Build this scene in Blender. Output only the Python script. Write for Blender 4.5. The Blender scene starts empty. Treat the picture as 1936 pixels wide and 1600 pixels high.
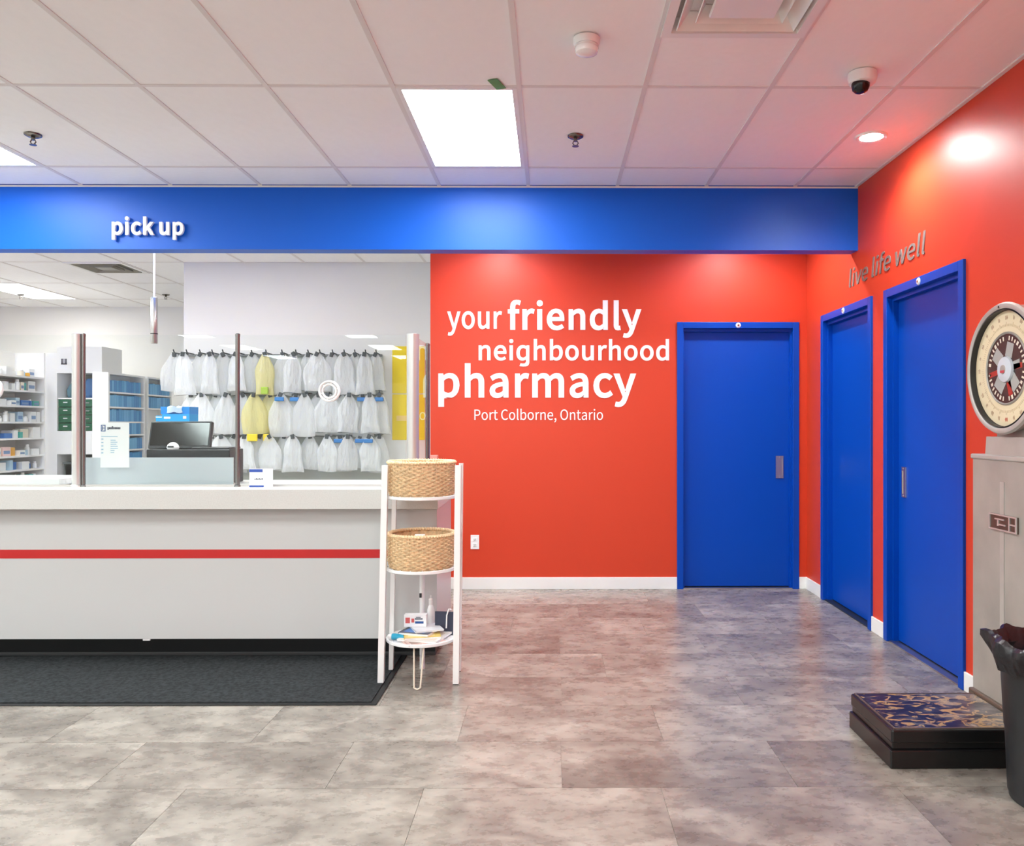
import bpy, bmesh, math, random
from mathutils import Vector, Matrix

random.seed(11)
SC = bpy.context.scene
COL = SC.collection
PI = math.pi

# ---------------------------------------------------------------- camera
F, VX, VY, HC = 1530.0, 1041.0, 803.0, 1.352      # focal length (px of 1936), vanishing point, eye height
YAW = math.radians(0.4)
cd = bpy.data.cameras.new('camera')
cd.sensor_fit = 'HORIZONTAL'; cd.sensor_width = 36.0
cd.lens = 36.0 * F / 1936.0
cd.shift_x = (968.0 - (VX + F * math.tan(YAW))) / 1936.0
cd.shift_y = (VY - 800.0) / 1936.0
cd.clip_start = 0.05; cd.clip_end = 60
cam = bpy.data.objects.new('camera', cd)
cam.location = (0, 0, HC); cam.rotation_euler = (PI / 2, 0, -YAW)
COL.objects.link(cam); SC.camera = cam

# ---------------------------------------------------------------- world, exposure, lamp levels
SC.view_settings.view_transform = 'Standard'
SC.view_settings.look = 'None'
SC.view_settings.gamma = 1.0
SC.view_settings.use_curve_mapping = False
SC.view_settings.exposure = 0.53
world = bpy.data.worlds.new('daylight'); SC.world = world
world.use_nodes = True
world.node_tree.nodes['Background'].inputs[0].default_value = (0.93, 0.96, 1.0, 1)
world.node_tree.nodes['Background'].inputs[1].default_value = 1.0
PANEL = 18.0
PANEL2 = 27.0      # raised for unseen panels added to brighten the dispensary        # radiance of the ceiling light panels
POT = 58.0         # watts of a recessed downlight

# a little daylight enters through the shop front far behind the camera
cy = SC.cycles
cy.use_light_tree = False
cy.max_bounces = 8; cy.diffuse_bounces = 6; cy.glossy_bounces = 3; cy.transmission_bounces = 4; cy.transparent_max_bounces = 14
cy.caustics_reflective = False; cy.caustics_refractive = False
# ---------------------------------------------------------------- helpers
def W(px, py, Y):
    return ((px - VX) * Y / F, Y, HC + (VY - py) * Y / F)
def WX(px, Y): return (px - VX) * Y / F
def WZ(py, Y): return HC + (VY - py) * Y / F

ORD = ['first', 'second', 'third', 'fourth', 'fifth', 'sixth', 'seventh', 'eighth', 'ninth', 'tenth', 'eleventh', 'twelfth', 'thirteenth', 'fourteenth', 'fifteenth', 'sixteenth', 'seventeenth', 'eighteenth', 'nineteenth', 'twentieth']
def nth(k): return ORD[k] if k < len(ORD) else '%dth' % (k + 1)

class MB:
    def __init__(s): s.bm = bmesh.new()
    def box(s, x0, x1, y0, y1, z0, z1, bev=0.0, M=None):
        r = bmesh.ops.create_cube(s.bm, size=1.0)
        vs = r['verts']
        for v in vs:
            v.co = Vector(((x0 + x1) / 2 + v.co.x * (x1 - x0), (y0 + y1) / 2 + v.co.y * (y1 - y0), (z0 + z1) / 2 + v.co.z * (z1 - z0)))
        if bev > 0:
            es = list({e for v in vs for e in v.link_edges})
            rb = bmesh.ops.bevel(s.bm, geom=es, offset=bev, segments=2, affect='EDGES', profile=0.5)
            vs = [v for v in set(rb['verts']) | set(v for v in vs if v.is_valid)]
        if M is not None:
            for v in vs: v.co = M @ v.co
        return s
    def cyl(s, p0, p1, r0, r1=None, n=20, cap=True):
        r1 = r0 if r1 is None else r1
        p0, p1 = Vector(p0), Vector(p1); d = (p1 - p0).normalized()
        a = d.orthogonal().normalized(); b = d.cross(a)
        A = [s.bm.verts.new(p0 + (a * math.cos(2 * PI * k / n) + b * math.sin(2 * PI * k / n)) * r0) for k in range(n)]
        B = [s.bm.verts.new(p1 + (a * math.cos(2 * PI * k / n) + b * math.sin(2 * PI * k / n)) * r1) for k in range(n)]
        for k in range(n): s.bm.faces.new((A[k], A[(k + 1) % n], B[(k + 1) % n], B[k]))
        if cap: s.bm.faces.new(A[::-1]); s.bm.faces.new(B)
        return s
    def lathe(s, prof, c=(0, 0, 0), axis=(0, 0, 1), n=32, sx=1.0, closed=False):
        c = Vector(c); d = Vector(axis).normalized()
        a = Vector((1, 0, 0)) if abs(d.x) < 0.9 else Vector((0, 1, 0))
        a = (a - d * a.dot(d)).normalized(); b = d.cross(a)
        R = []
        for (r, z) in prof:
            if r < 1e-6: R.append([s.bm.verts.new(c + d * z)])
            else: R.append([s.bm.verts.new(c + d * z + (a * math.cos(2 * PI * k / n) * sx + b * math.sin(2 * PI * k / n)) * r) for k in range(n)])
        m = len(R)
        for i in range(m if closed else m - 1):
            A, B = R[i], R[(i + 1) % m]
            if len(A) == 1 and len(B) == 1: continue
            for k in range(n):
                k2 = (k + 1) % n
                if len(A) == 1: s.bm.faces.new((A[0], B[k2], B[k]))
                elif len(B) == 1: s.bm.faces.new((A[k], A[k2], B[0]))
                else: s.bm.faces.new((A[k], A[k2], B[k2], B[k]))
        return s
    def tube(s, pts, r, n=6, closed=False):
        pts = [Vector(p) for p in pts]; m = len(pts); R = []
        up = None
        for i, p in enumerate(pts):
            t = (pts[(i + 1) % m] - pts[i - 1]) if closed else (pts[min(i + 1, m - 1)] - pts[max(i - 1, 0)])
            t.normalize()
            if up is None: up = t.orthogonal().normalized()
            up = (up - t * up.dot(t)).normalized(); b = t.cross(up)
            R.append([s.bm.verts.new(p + (up * math.cos(2 * PI * k / n) + b * math.sin(2 * PI * k / n)) * r) for k in range(n)])
        for i in range(m if closed else m - 1):
            A, B = R[i], R[(i + 1) % m]
            for k in range(n): s.bm.faces.new((A[k], A[(k + 1) % n], B[(k + 1) % n], B[k]))
        if not closed: s.bm.faces.new(R[0][::-1]); s.bm.faces.new(R[-1])
        return s
    def rings(s, rings, cap0=False, cap1=False):
        R = [[s.bm.verts.new(Vector(p)) for p in ring] for ring in rings]
        n = len(R[0])
        for A, B in zip(R, R[1:]):
            for k in range(n): s.bm.faces.new((A[k], A[(k + 1) % n], B[(k + 1) % n], B[k]))
        if cap0: s.bm.faces.new(R[0][::-1])
        if cap1: s.bm.faces.new(R[-1])
        return s
    def mesh(s, name, m, smooth=False):
        bmesh.ops.recalc_face_normals(s.bm, faces=s.bm.faces)
        me = bpy.data.meshes.new(name); s.bm.to_mesh(me); s.bm.free()
        if m is not None: me.materials.append(m)
        if smooth:
            for p in me.polygons: p.use_smooth = True
            me.set_sharp_from_angle(angle=math.radians(38))
        return me

def adopt(o, parent):
    o.parent = parent
    o.matrix_parent_inverse = Matrix.Translation(parent['_at']).inverted() if '_at' in parent else Matrix.Identity(4)
def add(name, mb, m, parent=None, smooth=False):
    me = mb.mesh(name, m, smooth) if isinstance(mb, MB) else mb
    o = bpy.data.objects.new(name, me); COL.objects.link(o)
    if parent is not None: adopt(o, parent)
    return o
ATS = []
def thing(name, label, cat, at=(0, 0, 0), group=None):
    e = bpy.data.objects.new(name, None); COL.objects.link(e)
    e.location = at; e['_at'] = list(at); ATS.append(e); e.empty_display_size = 0.05
    return tag(e, label, cat, group)
def tag(o, label=None, cat=None, group=None, kind=None):
    if label: o['label'] = label
    if cat: o['category'] = cat
    if group: o['group'] = group
    if kind: o['kind'] = kind
    return o
def struct(name, mb, m, label, cat, smooth=False):
    return tag(add(name, mb, m, None, smooth), label, cat, kind='structure')
def place(o, loc, rz=0, sc=None):
    o.location = loc; o.rotation_euler = (0, 0, rz)
    if sc: o.scale = sc
    return o

# ---------------------------------------------------------------- materials
def s2l(c):
    return tuple(((v / 255) / 12.92 if v / 255 <= 0.04045 else ((v / 255 + 0.055) / 1.055) ** 2.4) for v in c)
def mat(name, rgb, rough=0.5, metal=0.0, spec=0.5, noise=None, bump=None, emit=None, coat=0.0, glow=(0.90, 1.0, 1.0)):
    """rgb is sRGB 0-255; noise=(scale, amount) varies value; bump=(scale, strength)"""
    m = bpy.data.materials.new(name); m.use_nodes = True
    nt = m.node_tree; b = nt.nodes['Principled BSDF']
    c = s2l(rgb) + (1,)
    b.inputs['Base Color'].default_value = c
    b.inputs['Roughness'].default_value = rough; b.inputs['Metallic'].default_value = metal
    b.inputs['Specular IOR Level'].default_value = spec
    b.inputs['Coat Weight'].default_value = coat
    if noise or bump:
        tc = nt.nodes.new('ShaderNodeTexCoord')
    if noise:
        n = nt.nodes.new('ShaderNodeTexNoise'); n.inputs['Scale'].default_value = noise[0]; n.inputs['Detail'].default_value = 5
        nt.links.new(tc.outputs['Object'], n.inputs['Vector'])
        r = nt.nodes.new('ShaderNodeMapRange'); r.inputs['From Min'].default_value = 0.3; r.inputs['From Max'].default_value = 0.7
        r.inputs['To Min'].default_value = 1 - noise[1]; r.inputs['To Max'].default_value = 1 + noise[1]
        nt.links.new(n.outputs['Fac'], r.inputs['Value'])
        mx = nt.nodes.new('ShaderNodeVectorMath'); mx.operation = 'SCALE'; mx.inputs[0].default_value = c[:3]
        nt.links.new(r.outputs[0], mx.inputs['Scale']); nt.links.new(mx.outputs[0], b.inputs['Base Color'])
    if bump:
        n = nt.nodes.new('ShaderNodeTexNoise'); n.inputs['Scale'].default_value = bump[0]; n.inputs['Detail'].default_value = 4
        nt.links.new(tc.outputs['Object'], n.inputs['Vector'])
        bp = nt.nodes.new('ShaderNodeBump'); bp.inputs['Strength'].default_value = bump[1]; bp.inputs['Distance'].default_value = 0.01
        nt.links.new(n.outputs['Fac'], bp.inputs['Height']); nt.links.new(bp.outputs[0], b.inputs['Normal'])
    if emit:
        b.inputs['Emission Color'].default_value = glow + (1,); b.inputs['Emission Strength'].default_value = emit
    return m
def clear_mat(name, tint=(0.97, 0.985, 0.98), rough=0.0, milk=0.0, milk_rgb=(225, 230, 232), ior=1.5, back=0.45, bump=None):
    """thin sheet: transparent, with Fresnel reflection and optional milky share"""
    m = bpy.data.materials.new(name); m.use_nodes = True; nt = m.node_tree
    for n in list(nt.nodes):
        if n.type != 'OUTPUT_MATERIAL': nt.nodes.remove(n)
    out = nt.nodes['Material Output']
    tr = nt.nodes.new('ShaderNodeBsdfTransparent'); tr.inputs[0].default_value = tint + (1,)
    gl = nt.nodes.new('ShaderNodeBsdfGlossy'); gl.inputs['Roughness'].default_value = rough
    fr = nt.nodes.new('ShaderNodeFresnel'); fr.inputs['IOR'].default_value = ior
    base = tr
    if milk > 0:
        df = nt.nodes.new('ShaderNodeBsdfDiffuse'); df.inputs[0].default_value = s2l(milk_rgb) + (1,)
        tl = nt.nodes.new('ShaderNodeBsdfTranslucent'); tl.inputs[0].default_value = s2l(milk_rgb) + (1,)
        h = nt.nodes.new('ShaderNodeMixShader'); h.inputs[0].default_value = back
        nt.links.new(df.outputs[0], h.inputs[1]); nt.links.new(tl.outputs[0], h.inputs[2])
        q = nt.nodes.new('ShaderNodeMixShader'); q.inputs[0].default_value = milk
        nt.links.new(tr.outputs[0], q.inputs[1]); nt.links.new(h.outputs[0], q.inputs[2]); base = q
    if bump:
        tc = nt.nodes.new('ShaderNodeTexCoord'); n = nt.nodes.new('ShaderNodeTexNoise'); n.inputs['Scale'].default_value = bump[0]; n.inputs['Detail'].default_value = 3
        mp = nt.nodes.new('ShaderNodeMapping'); mp.inputs['Scale'].default_value = (1, 1, 0.12); nt.links.new(tc.outputs['Object'], mp.inputs['Vector']); nt.links.new(mp.outputs[0], n.inputs['Vector'])
        bp = nt.nodes.new('ShaderNodeBump'); bp.inputs['Strength'].default_value = bump[1]; bp.inputs['Distance'].default_value = 0.03; nt.links.new(n.outputs['Fac'], bp.inputs['Height'])
        for q_ in (gl, df): nt.links.new(bp.outputs[0], q_.inputs['Normal'])
    x = nt.nodes.new('ShaderNodeMixShader')
    geo = nt.nodes.new('ShaderNodeNewGeometry'); inv = nt.nodes.new('ShaderNodeMath'); inv.operation = 'SUBTRACT'; inv.inputs[0].default_value = 1.0
    nt.links.new(geo.outputs['Backfacing'], inv.inputs[1])
    mul = nt.nodes.new('ShaderNodeMath'); mul.operation = 'MULTIPLY'; nt.links.new(fr.outputs[0], mul.inputs[0]); nt.links.new(inv.outputs[0], mul.inputs[1])
    nt.links.new(mul.outputs[0], x.inputs[0]); nt.links.new(base.outputs[0], x.inputs[1]); nt.links.new(gl.outputs[0], x.inputs[2])
    nt.links.new(x.outputs[0], out.inputs[0])
    return m

M_red = mat('red_wall_paint', (206, 62, 34), 0.42, spec=0.42, bump=(60, 0.015))
M_blue = mat('blue_satin_paint', (0, 92, 204), 0.42, spec=0.35, bump=(60, 0.015))
M_bluedoor = mat('blue_door_enamel', (0, 68, 172), 0.36, spec=0.25)
M_white = mat('white_wall_paint', (232, 231, 227), 0.6, bump=(80, 0.02))
M_trim = mat('white_trim', (238, 238, 236), 0.4)
M_tile = mat('ceiling_tile', (250, 250, 250), 0.9, spec=0.2, noise=(14, 0.015), bump=(240, 0.06))
M_tbar = mat('ceiling_grid_metal', (228, 224, 222), 0.55)
M_lam = mat('white_laminate', (203, 203, 203), 0.32)
M_stone = mat('pale_speckled_laminate', (208, 207, 204), 0.4, noise=(140, 0.05))
M_stripe = mat('red_stripe', (196, 24, 26), 0.35)
M_black = mat('black_rubber', (22, 23, 24), 0.55)
M_kick = mat('black_kick', (17, 18, 20), 0.35)
M_chrome = mat('brushed_chrome', (208, 207, 205), 0.3, metal=0.6)
M_chrome2 = mat('dark_chrome', (128, 126, 124), 0.25, metal=0.8)
M_steel = mat('satin_steel', (205, 200, 196), 0.32, metal=1.0)
M_whitep = mat('white_plastic', (240, 240, 240), 0.35)
M_wpow = mat('white_powder_coat', (240, 240, 240), 0.4)
M_blackg = mat('black_gloss_plastic', (14, 15, 17), 0.12)
M_dark = mat('dark_plastic', (34, 36, 40), 0.4)
M_letter = mat('white_letter_vinyl', (246, 246, 246), 0.4)
M_lgrey = mat('grey_letter_metal', (122, 112, 108), 0.5)
M_glass = clear_mat('clear_glass')
M_frost = clear_mat('frosted_acrylic', milk=0.78, milk_rgb=(222, 230, 234), rough=0.3)
M_acry = clear_mat('thin_acrylic', ior=1.2)
M_bag = clear_mat('clear_plastic_bag', milk=0.48, milk_rgb=(250, 251, 252), rough=0.15, back=0.25, bump=(34, 1.0))
M_bagy = clear_mat('yellow_tinted_bag', milk=0.6, milk_rgb=(246, 238, 176), rough=0.15, back=0.25, bump=(26, 0.9))
M_diff = mat('lit_diffuser', (250, 250, 250), 0.6, emit=PANEL)
M_diff2 = mat('lit_diffuser_added', (250, 250, 250), 0.6, emit=PANEL2, glow=(1.0, 0.985, 0.95))
M_diff3 = mat('lit_diffuser_soft', (250, 250, 250), 0.6, emit=PANEL * 0.7, glow=(1.0, 0.985, 0.95))
M_pot = mat('lit_downlight', (250, 250, 250), 0.6, emit=120)
M_wick = mat('wicker', (224, 193, 152), 0.7, noise=(60, 0.22), bump=(220, 0.3))
M_wick2 = mat('wicker_rim', (234, 204, 162), 0.7, noise=(90, 0.15))
M_yellow = mat('yellow_paper', (246, 216, 10), 0.6)
M_green = mat('green_drawer', (12, 92, 60), 0.4)

def floor_mat(name, lift=1.0):
    m = bpy.data.materials.new(name); m.use_nodes = True; nt = m.node_tree; b = nt.nodes['Principled BSDF']
    N = nt.nodes.new; L = nt.links.new
    g = N('ShaderNodeNewGeometry'); oi = N('ShaderNodeObjectInfo')
    off = N('ShaderNodeVectorMath'); off.operation = 'SCALE'; off.inputs[0].default_value = (37.0, 91.0, 13.0); L(oi.outputs['Random'], off.inputs['Scale'])
    p = N('ShaderNodeVectorMath'); p.operation = 'ADD'; L(g.outputs['Position'], p.inputs[0]); L(off.outputs[0], p.inputs[1])
    st = N('ShaderNodeMapping'); st.inputs['Scale'].default_value = (1.0, 1.5, 1.0); L(p.outputs[0], st.inputs['Vector'])
    n1 = N('ShaderNodeTexNoise'); n1.inputs['Scale'].default_value = 3.2; n1.inputs['Detail'].default_value = 7; n1.inputs['Roughness'].default_value = 0.62; n1.inputs['Distortion'].default_value = 0.5
    n2 = N('ShaderNodeTexNoise'); n2.inputs['Scale'].default_value = 13; n2.inputs['Detail'].default_value = 6; n2.inputs['Roughness'].default_value = 0.65
    for n in (n1, n2): L(st.outputs[0], n.inputs['Vector'])
    mx = N('ShaderNodeMix'); mx.data_type = 'FLOAT'; mx.inputs[0].default_value = 0.3; L(n1.outputs['Fac'], mx.inputs[2]); L(n2.outputs['Fac'], mx.inputs[3])
    sh = N('ShaderNodeMath'); sh.operation = 'MULTIPLY_ADD'; sh.inputs[1].default_value = 0.09; L(oi.outputs['Random'], sh.inputs[0]); L(mx.outputs[0], sh.inputs[2])
    cr = N('ShaderNodeValToRGB'); L(sh.outputs[0], cr.inputs[0])
    cs = [(0.40, (106, 98, 91)), (0.52, (130, 122, 114)), (0.58, (146, 138, 129)), (0.69, (170, 162, 152))]
    cr.color_ramp.elements[0].position = cs[0][0]; cr.color_ramp.elements[0].color = s2l(cs[0][1]) + (1,)
    cr.color_ramp.elements[1].position = cs[-1][0]; cr.color_ramp.elements[1].color = s2l(cs[-1][1]) + (1,)
    for q, c in cs[1:-1]:
        e = cr.color_ramp.elements.new(q); e.color = s2l(c) + (1,)
    L(cr.outputs[0], b.inputs['Base Color'])
    rr = N('ShaderNodeMapRange'); rr.inputs['To Min'].default_value = 0.20; rr.inputs['To Max'].default_value = 0.36; L(n2.outputs['Fac'], rr.inputs['Value']); L(rr.outputs[0], b.inputs['Roughness'])
    bp = N('ShaderNodeBump'); bp.inputs['Strength'].default_value = 0.03; bp.inputs['Distance'].default_value = 0.003; L(n2.outputs['Fac'], bp.inputs['Height']); L(bp.outputs[0], b.inputs['Normal'])
    return m
M_floor = floor_mat('grey_vinyl_tile')
M_joint = mat('floor_joint', (128, 120, 113), 0.6)

# ---------------------------------------------------------------- structure
XR, YB, ZC = 2.11, 6.65, 2.985            # right wall, back wall, ceiling
YH0, YH1, ZH = 5.54, 5.67, 2.549          # blue bulkhead faces and underside
XL, YREAR, YPH = -8.0, -12.0, 11.3

fl = struct('floor', MB().box(XL, XR + 0.12, YREAR, YPH, -0.1, -0.003), M_floor, 'grey mottled vinyl tile floor of the pharmacy', 'floor')
base_tile = MB().box(-0.5, 0.5, -0.5, 0.5, -0.5, 0.5).mesh('floor_tile', M_floor)
ROW, LEN = 0.4408, 0.880
offs = {2: 0.043, 3: 0.483, 4: 0.935, 5: 0.30, 6: 0.055, 7: 0.62, 8: 0.20, 9: 0.75, 10: 0.4}
y0 = 3.011 - 4 * ROW
r = 0
y = y0
while y < YB - 0.01:
    y1 = min(y + ROW, YB)
    xo = offs.get(r - 2, random.random() * LEN)
    x = xo - 8 * LEN
    while x < XR:
        a, b = max(x, -5.6), min(x + LEN, XR)
        if b - a > 0.02:
            t = bpy.data.objects.new('floor_tile', base_tile); COL.objects.link(t); t.parent = fl
            t.location = ((a + b) / 2, (y + y1) / 2, -0.0015); t.scale = (b - a - 0.0016, y1 - y - 0.0016, 0.003)
        x += LEN
    y = y1; r += 1

# ceiling: slab above, tiles and grid bars below it
ceil = struct('ceiling', MB().box(XL, XR + 0.12, YREAR, YPH, ZC + 0.06, ZC + 0.16), M_tile, 'white suspended tile ceiling with a metal grid', 'ceiling')
TX0, TW, TY0, TL = -0.153, 0.61, 3.915, 1.235
unit = MB().box(-0.5, 0.5, -0.5, 0.5, -0.5, 0.5).mesh('ceiling_tile', M_tile)
ubar = MB().box(-0.5, 0.5, -0.5, 0.5, -0.5, 0.5).mesh('grid_bar', M_tbar)
LIGHTS = []      # (x0,x1,y0,y1)
for k in (-15, -10, -6, -1):
    pass
def lay_tiles(xs, ys, skip):
    for i in range(len(xs) - 1):
        for j in range(len(ys) - 1):
            if skip(xs[i], xs[i + 1], ys[j], ys[j + 1]): continue
            t = bpy.data.objects.new('ceiling_tile', unit); COL.objects.link(t); t.parent = ceil
            t.location = ((xs[i] + xs[i + 1]) / 2, (ys[j] + ys[j + 1]) / 2, ZC + 0.012)
            t.scale = (xs[i + 1] - xs[i] - 0.02, ys[j + 1] - ys[j] - 0.02, 0.016)
def lay_bars(xs, ys, xa, xb, ya, yb):
    for x in xs:
        t = bpy.data.objects.new('grid_bar', ubar); COL.objects.link(t); t.parent = ceil
        t.location = (x, (ya + yb) / 2, ZC + 0.004); t.scale = (0.024, yb - ya, 0.008)
    for y in ys:
        for i in range(len(xs) - 1):
            a, b = xs[i] + 0.012, xs[i + 1] - 0.012
            t = bpy.data.objects.new('grid_bar', ubar); COL.objects.link(t); t.parent = ceil
            t.location = ((a + b) / 2, y, ZC + 0.0045); t.scale = (b - a, 0.024, 0.007)
xs = [TX0 + TW * k for k in range(-12, 4)]
xs_all = [XL] + xs + [XR]
FRONT = [(xs[0] + 5 * TW * k + TW * 1, 0) for k in range(0)]
LX = [(TX0 - TW, TX0), (TX0 - 6 * TW, TX0 - 5 * TW), (TX0 - 11 * TW, TX0 - 10 * TW)]
LYS = [TY0 - 2 * TL * k for k in range(7)]
ysf = [YREAR] + [TY0 + TL * k for k in range(-12, 2)] + [YH0]
DIF = (TX0 + TW, TX0 + 2 * TW, 2.79, 3.40)
def skipf(a, b, c, d):
    for (p, q) in LX:
        for yy in LYS:
            if abs(a - p) < 0.02 and abs(c - yy) < 0.02: return True
    if abs(a - DIF[0]) < 0.02 and c < 3.0 < d: return True
    return False
lay_tiles(xs_all, ysf, skipf)
lay_tiles([DIF[0], DIF[1]], [DIF[3], TY0], lambda *a: False)
lay_bars([XL + 0.012] + xs + [XR - 0.012], ysf[1:-1], 0, 0, YREAR, YH0)
# pharmacy side and the strip behind the bulkhead
PHL = (-6.75, -6.14, 9.39, 10.60)
ysp = [YH1, 6.90, 8.17, 9.39, 10.60, YPH]
xsp = [XL, -7.36, -6.75, -6.14, -5.53, -4.92, -4.31, -3.70, -3.09, -2.48, -1.87, -1.26, -0.65, -0.04, 0.57, 1.18, 1.79, XR]
PHLS = [PHL, (-6.75, -6.14, YH1, 6.90), (-5.53, -4.92, YH1, 6.90), (-3.09, -2.48, YH1, 6.90)]  # all but PHL are unseen, added to brighten the dispensary
PVENT = (-4.92, -4.31, 8.17, 8.75)
def skipp(a, b, c, d):
    for (p, q, u, v) in PHLS:
        if abs(a - p) < 0.02 and abs(c - u) < 0.02: return True
    return abs(a - PVENT[0]) < 0.02 and abs(c - PVENT[2]) < 0.02
lay_tiles(xsp, ysp, skipp)
lay_tiles([PVENT[0], PVENT[1]], [PVENT[3], 9.39], lambda *a: False)
lay_bars(xsp[1:-1], ysp[1:-1], 0, 0, YH1, YPH)

# walls
D1 = (1.039, 2.043); D2 = (5.284, 6.268); D3 = (4.097, 5.084); DT = 2.195
def opening(d): return d[0] + 0.03, d[1] - 0.03
o1, o2, o3 = opening(D1), opening(D2), opening(D3)
XRL = -0.987
w = MB(); w.box(XRL, o1[0], YB, YB + 0.12, 0, ZC + 0.02); w.box(o1[1], XR, YB, YB + 0.12, 0, ZC + 0.02); w.box(o1[0], o1[1], YB, YB + 0.12, DT - 0.03, ZC + 0.02)
struct('wall_back', w, M_red, 'red painted back wall with white slogan lettering', 'wall')
w = MB()
w.box(XR, XR + 0.12, YREAR, o3[0], 0, ZC + 0.02); w.box(XR, XR + 0.12, o3[1], o2[0], 0, ZC + 0.02); w.box(XR, XR + 0.12, o2[1], YB + 0.12, 0, ZC + 0.02)
w.box(XR, XR + 0.12, o3[0], o3[1], DT - 0.03, ZC + 0.02); w.box(XR, XR + 0.12, o2[0], o2[1], DT - 0.03, ZC + 0.02)
struct('wall_right', w, M_red, 'red painted side wall with two blue doors', 'wall')
struct('wall_bulkhead', MB().box(XL, XR, YH0, YH1, ZH, ZC + 0.05), M_blue, 'long blue bulkhead under the ceiling above the counter', 'bulkhead')
struct('trim_1', MB().box(XL, XR - 0.002, YH0 - 0.004, YH0, ZC - 0.012, ZC), M_trim, 'thin white ceiling angle along the top of the blue bulkhead', 'trim')
struct('trim_2', MB().box(XR - 0.022, XR, YREAR, YH0, ZC - 0.002, ZC + 0.008), M_trim, 'white ceiling angle along the top of the red side wall', 'trim')
w = MB(); w.box(-3.70, -1.0, 8.19, YPH, 0, ZC + 0.02); w.box(-1.0, -0.88, YB + 0.12, 8.4, 0, ZC + 0.02)
struct('wall_inner', w, M_white, 'white wall inside the dispensary behind the hanging bags', 'wall')
struct('wall_dispensary', MB().box(XL, -3.6, YPH, YPH + 0.12, 0, ZC + 0.02), M_white, 'far white wall of the dispensary', 'wall')
struct('wall_left', MB().box(XL - 0.12, XL, YREAR, YPH, 0, ZC + 0.05), M_white, 'white wall at the far left of the shop', 'wall')
w = MB(); w.box(XL, XR + 0.12, YREAR - 0.12, YREAR, 2.45, ZC + 0.05); w.box(XL, XR + 0.12, YREAR - 0.12, YREAR, -0.1, 0.15)
w.box(1.2, XR + 0.12, YREAR - 0.12, YREAR, 0.15, 2.45); w.box(XL, -7.2, YREAR - 0.12, YREAR, 0.15, 2.45)
for k in range(5): xk = -7.2 + 8.4 * (k + 0.5) / 5; w.box(xk - 0.03, xk + 0.03, YREAR - 0.09, YREAR - 0.03, 0.15, 2.45)
struct('wall_rear', w, M_white, 'shop front wall with tall windows behind the viewer', 'wall')

# baseboards
w = MB(); w.box(XRL, D1[0], YB - 0.012, YB, 0, 0.098, 0.003); w.box(D1[1], XR, YB - 0.012, YB, 0, 0.098, 0.003)
struct('baseboard_back', w, M_trim, 'white baseboard along the red back wall', 'baseboard')
w = MB(); w.box(XR - 0.012, XR, D2[1], YB - 0.012, 0, 0.098, 0.003); w.box(XR - 0.012, XR, D3[1], D2[0], 0, 0.098, 0.003); w.box(XR - 0.012, XR, YREAR, D3[0], 0, 0.098, 0.003)
struct('baseboard_right', w, M_trim, 'white baseboard along the red side wall between the blue doors', 'baseboard')

# doors: built facing -Y around x, then turned
def door(name, label, width, M, handle):
    """local x across, y into wall (0 = wall face), z up"""
    e = tag(bpy.data.objects.new(name, None), label, 'door', kind='structure'); COL.objects.link(e)
    e.matrix_world = M
    def part(n, mb, m, par=e, smooth=False):
        o = bpy.data.objects.new(n, mb.mesh(n, m, smooth)); COL.objects.link(o); o.parent = par; return o
    h = width / 2; fw = 0.052
    fr = MB()
    fr.box(-h, -h + fw, -0.016, 0.05, 0, DT, 0.003); fr.box(h - fw, h, -0.016, 0.05, 0, DT, 0.003); fr.box(-h + fw, h - fw, -0.016, 0.05, DT - fw, DT, 0.003)
    part('door_frame', fr, M_bluedoor)
    st = MB(); s = fw + 0.014
    st.box(-h + fw - 0.02, -h + s, 0.022, 0.085, 0, DT - fw); st.box(h - s, h - fw + 0.02, 0.022, 0.085, 0, DT - fw); st.box(-h + s, h - s, 0.022, 0.085, DT - fw - 0.024, DT - fw + 0.01)
    part('door_stop', st, M_bluedoor)
    sl = part('door_slab', MB().box(-h + fw + 0.004, h - fw - 0.004, 0.055, 0.098, 0.012, DT - fw - 0.004), M_bluedoor)
    part('threshold', MB().box(-h + fw, h - fw, 0.0, 0.11, -0.002, 0.006), M_steel if handle else M_dark)
    part('leak_blocker', MB().box(-h + 0.03, h - 0.03, 0.10, 0.118, 0.0, DT - 0.03), M_dark)  # unseen dark box added behind the slab to stop light leaking in
    se = part('door_sensor', MB().lathe([(0, -0.024), (0.014, -0.024), (0.02, -0.02), (0.022, -0.016)], (0.0, 0.0, DT - 0.028), (0, 1, 0), 20), M_whitep, smooth=True)
    part('sensor_eye', MB().lathe([(0, -0.0265), (0.007, -0.0255), (0.009, -0.023)], (0.0, 0.0, DT - 0.028), (0, 1, 0), 14), mat('amber_lens', (150, 80, 40), 0.2), se, True)
    if handle:
        hx, hz, hw, hh = handle
        pu = MB(); q = hw / 2; yy = 0.051
        pu.box(hx - q, hx + q, yy, 0.056, hz - hh / 2, hz + hh / 2, 0.001)
        for (a, b, c, d) in ((-q, q, hh / 2 - 0.022, hh / 2), (-q, q, -hh / 2, -hh / 2 + 0.022), (-q, -q + 0.008, -hh / 2 + 0.022, hh / 2 - 0.022), (q - 0.008, q, -hh / 2 + 0.022, hh / 2 - 0.022)):
            pu.box(hx + a, hx + b, yy - 0.004, yy, hz + c, hz + d)
        p = part('flush_pull', pu, M_steel)
        part('pull_screw', MB().cyl((hx, yy - 0.006, hz + hh / 2 - 0.01), (hx, yy - 0.003, hz + hh / 2 - 0.01), 0.005, n=10), M_chrome, p)
        part('pull_screw', MB().cyl((hx, yy - 0.006, hz - hh / 2 + 0.01), (hx, yy - 0.003, hz - hh / 2 + 0.01), 0.005, n=10), M_chrome, p)
    return e
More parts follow.
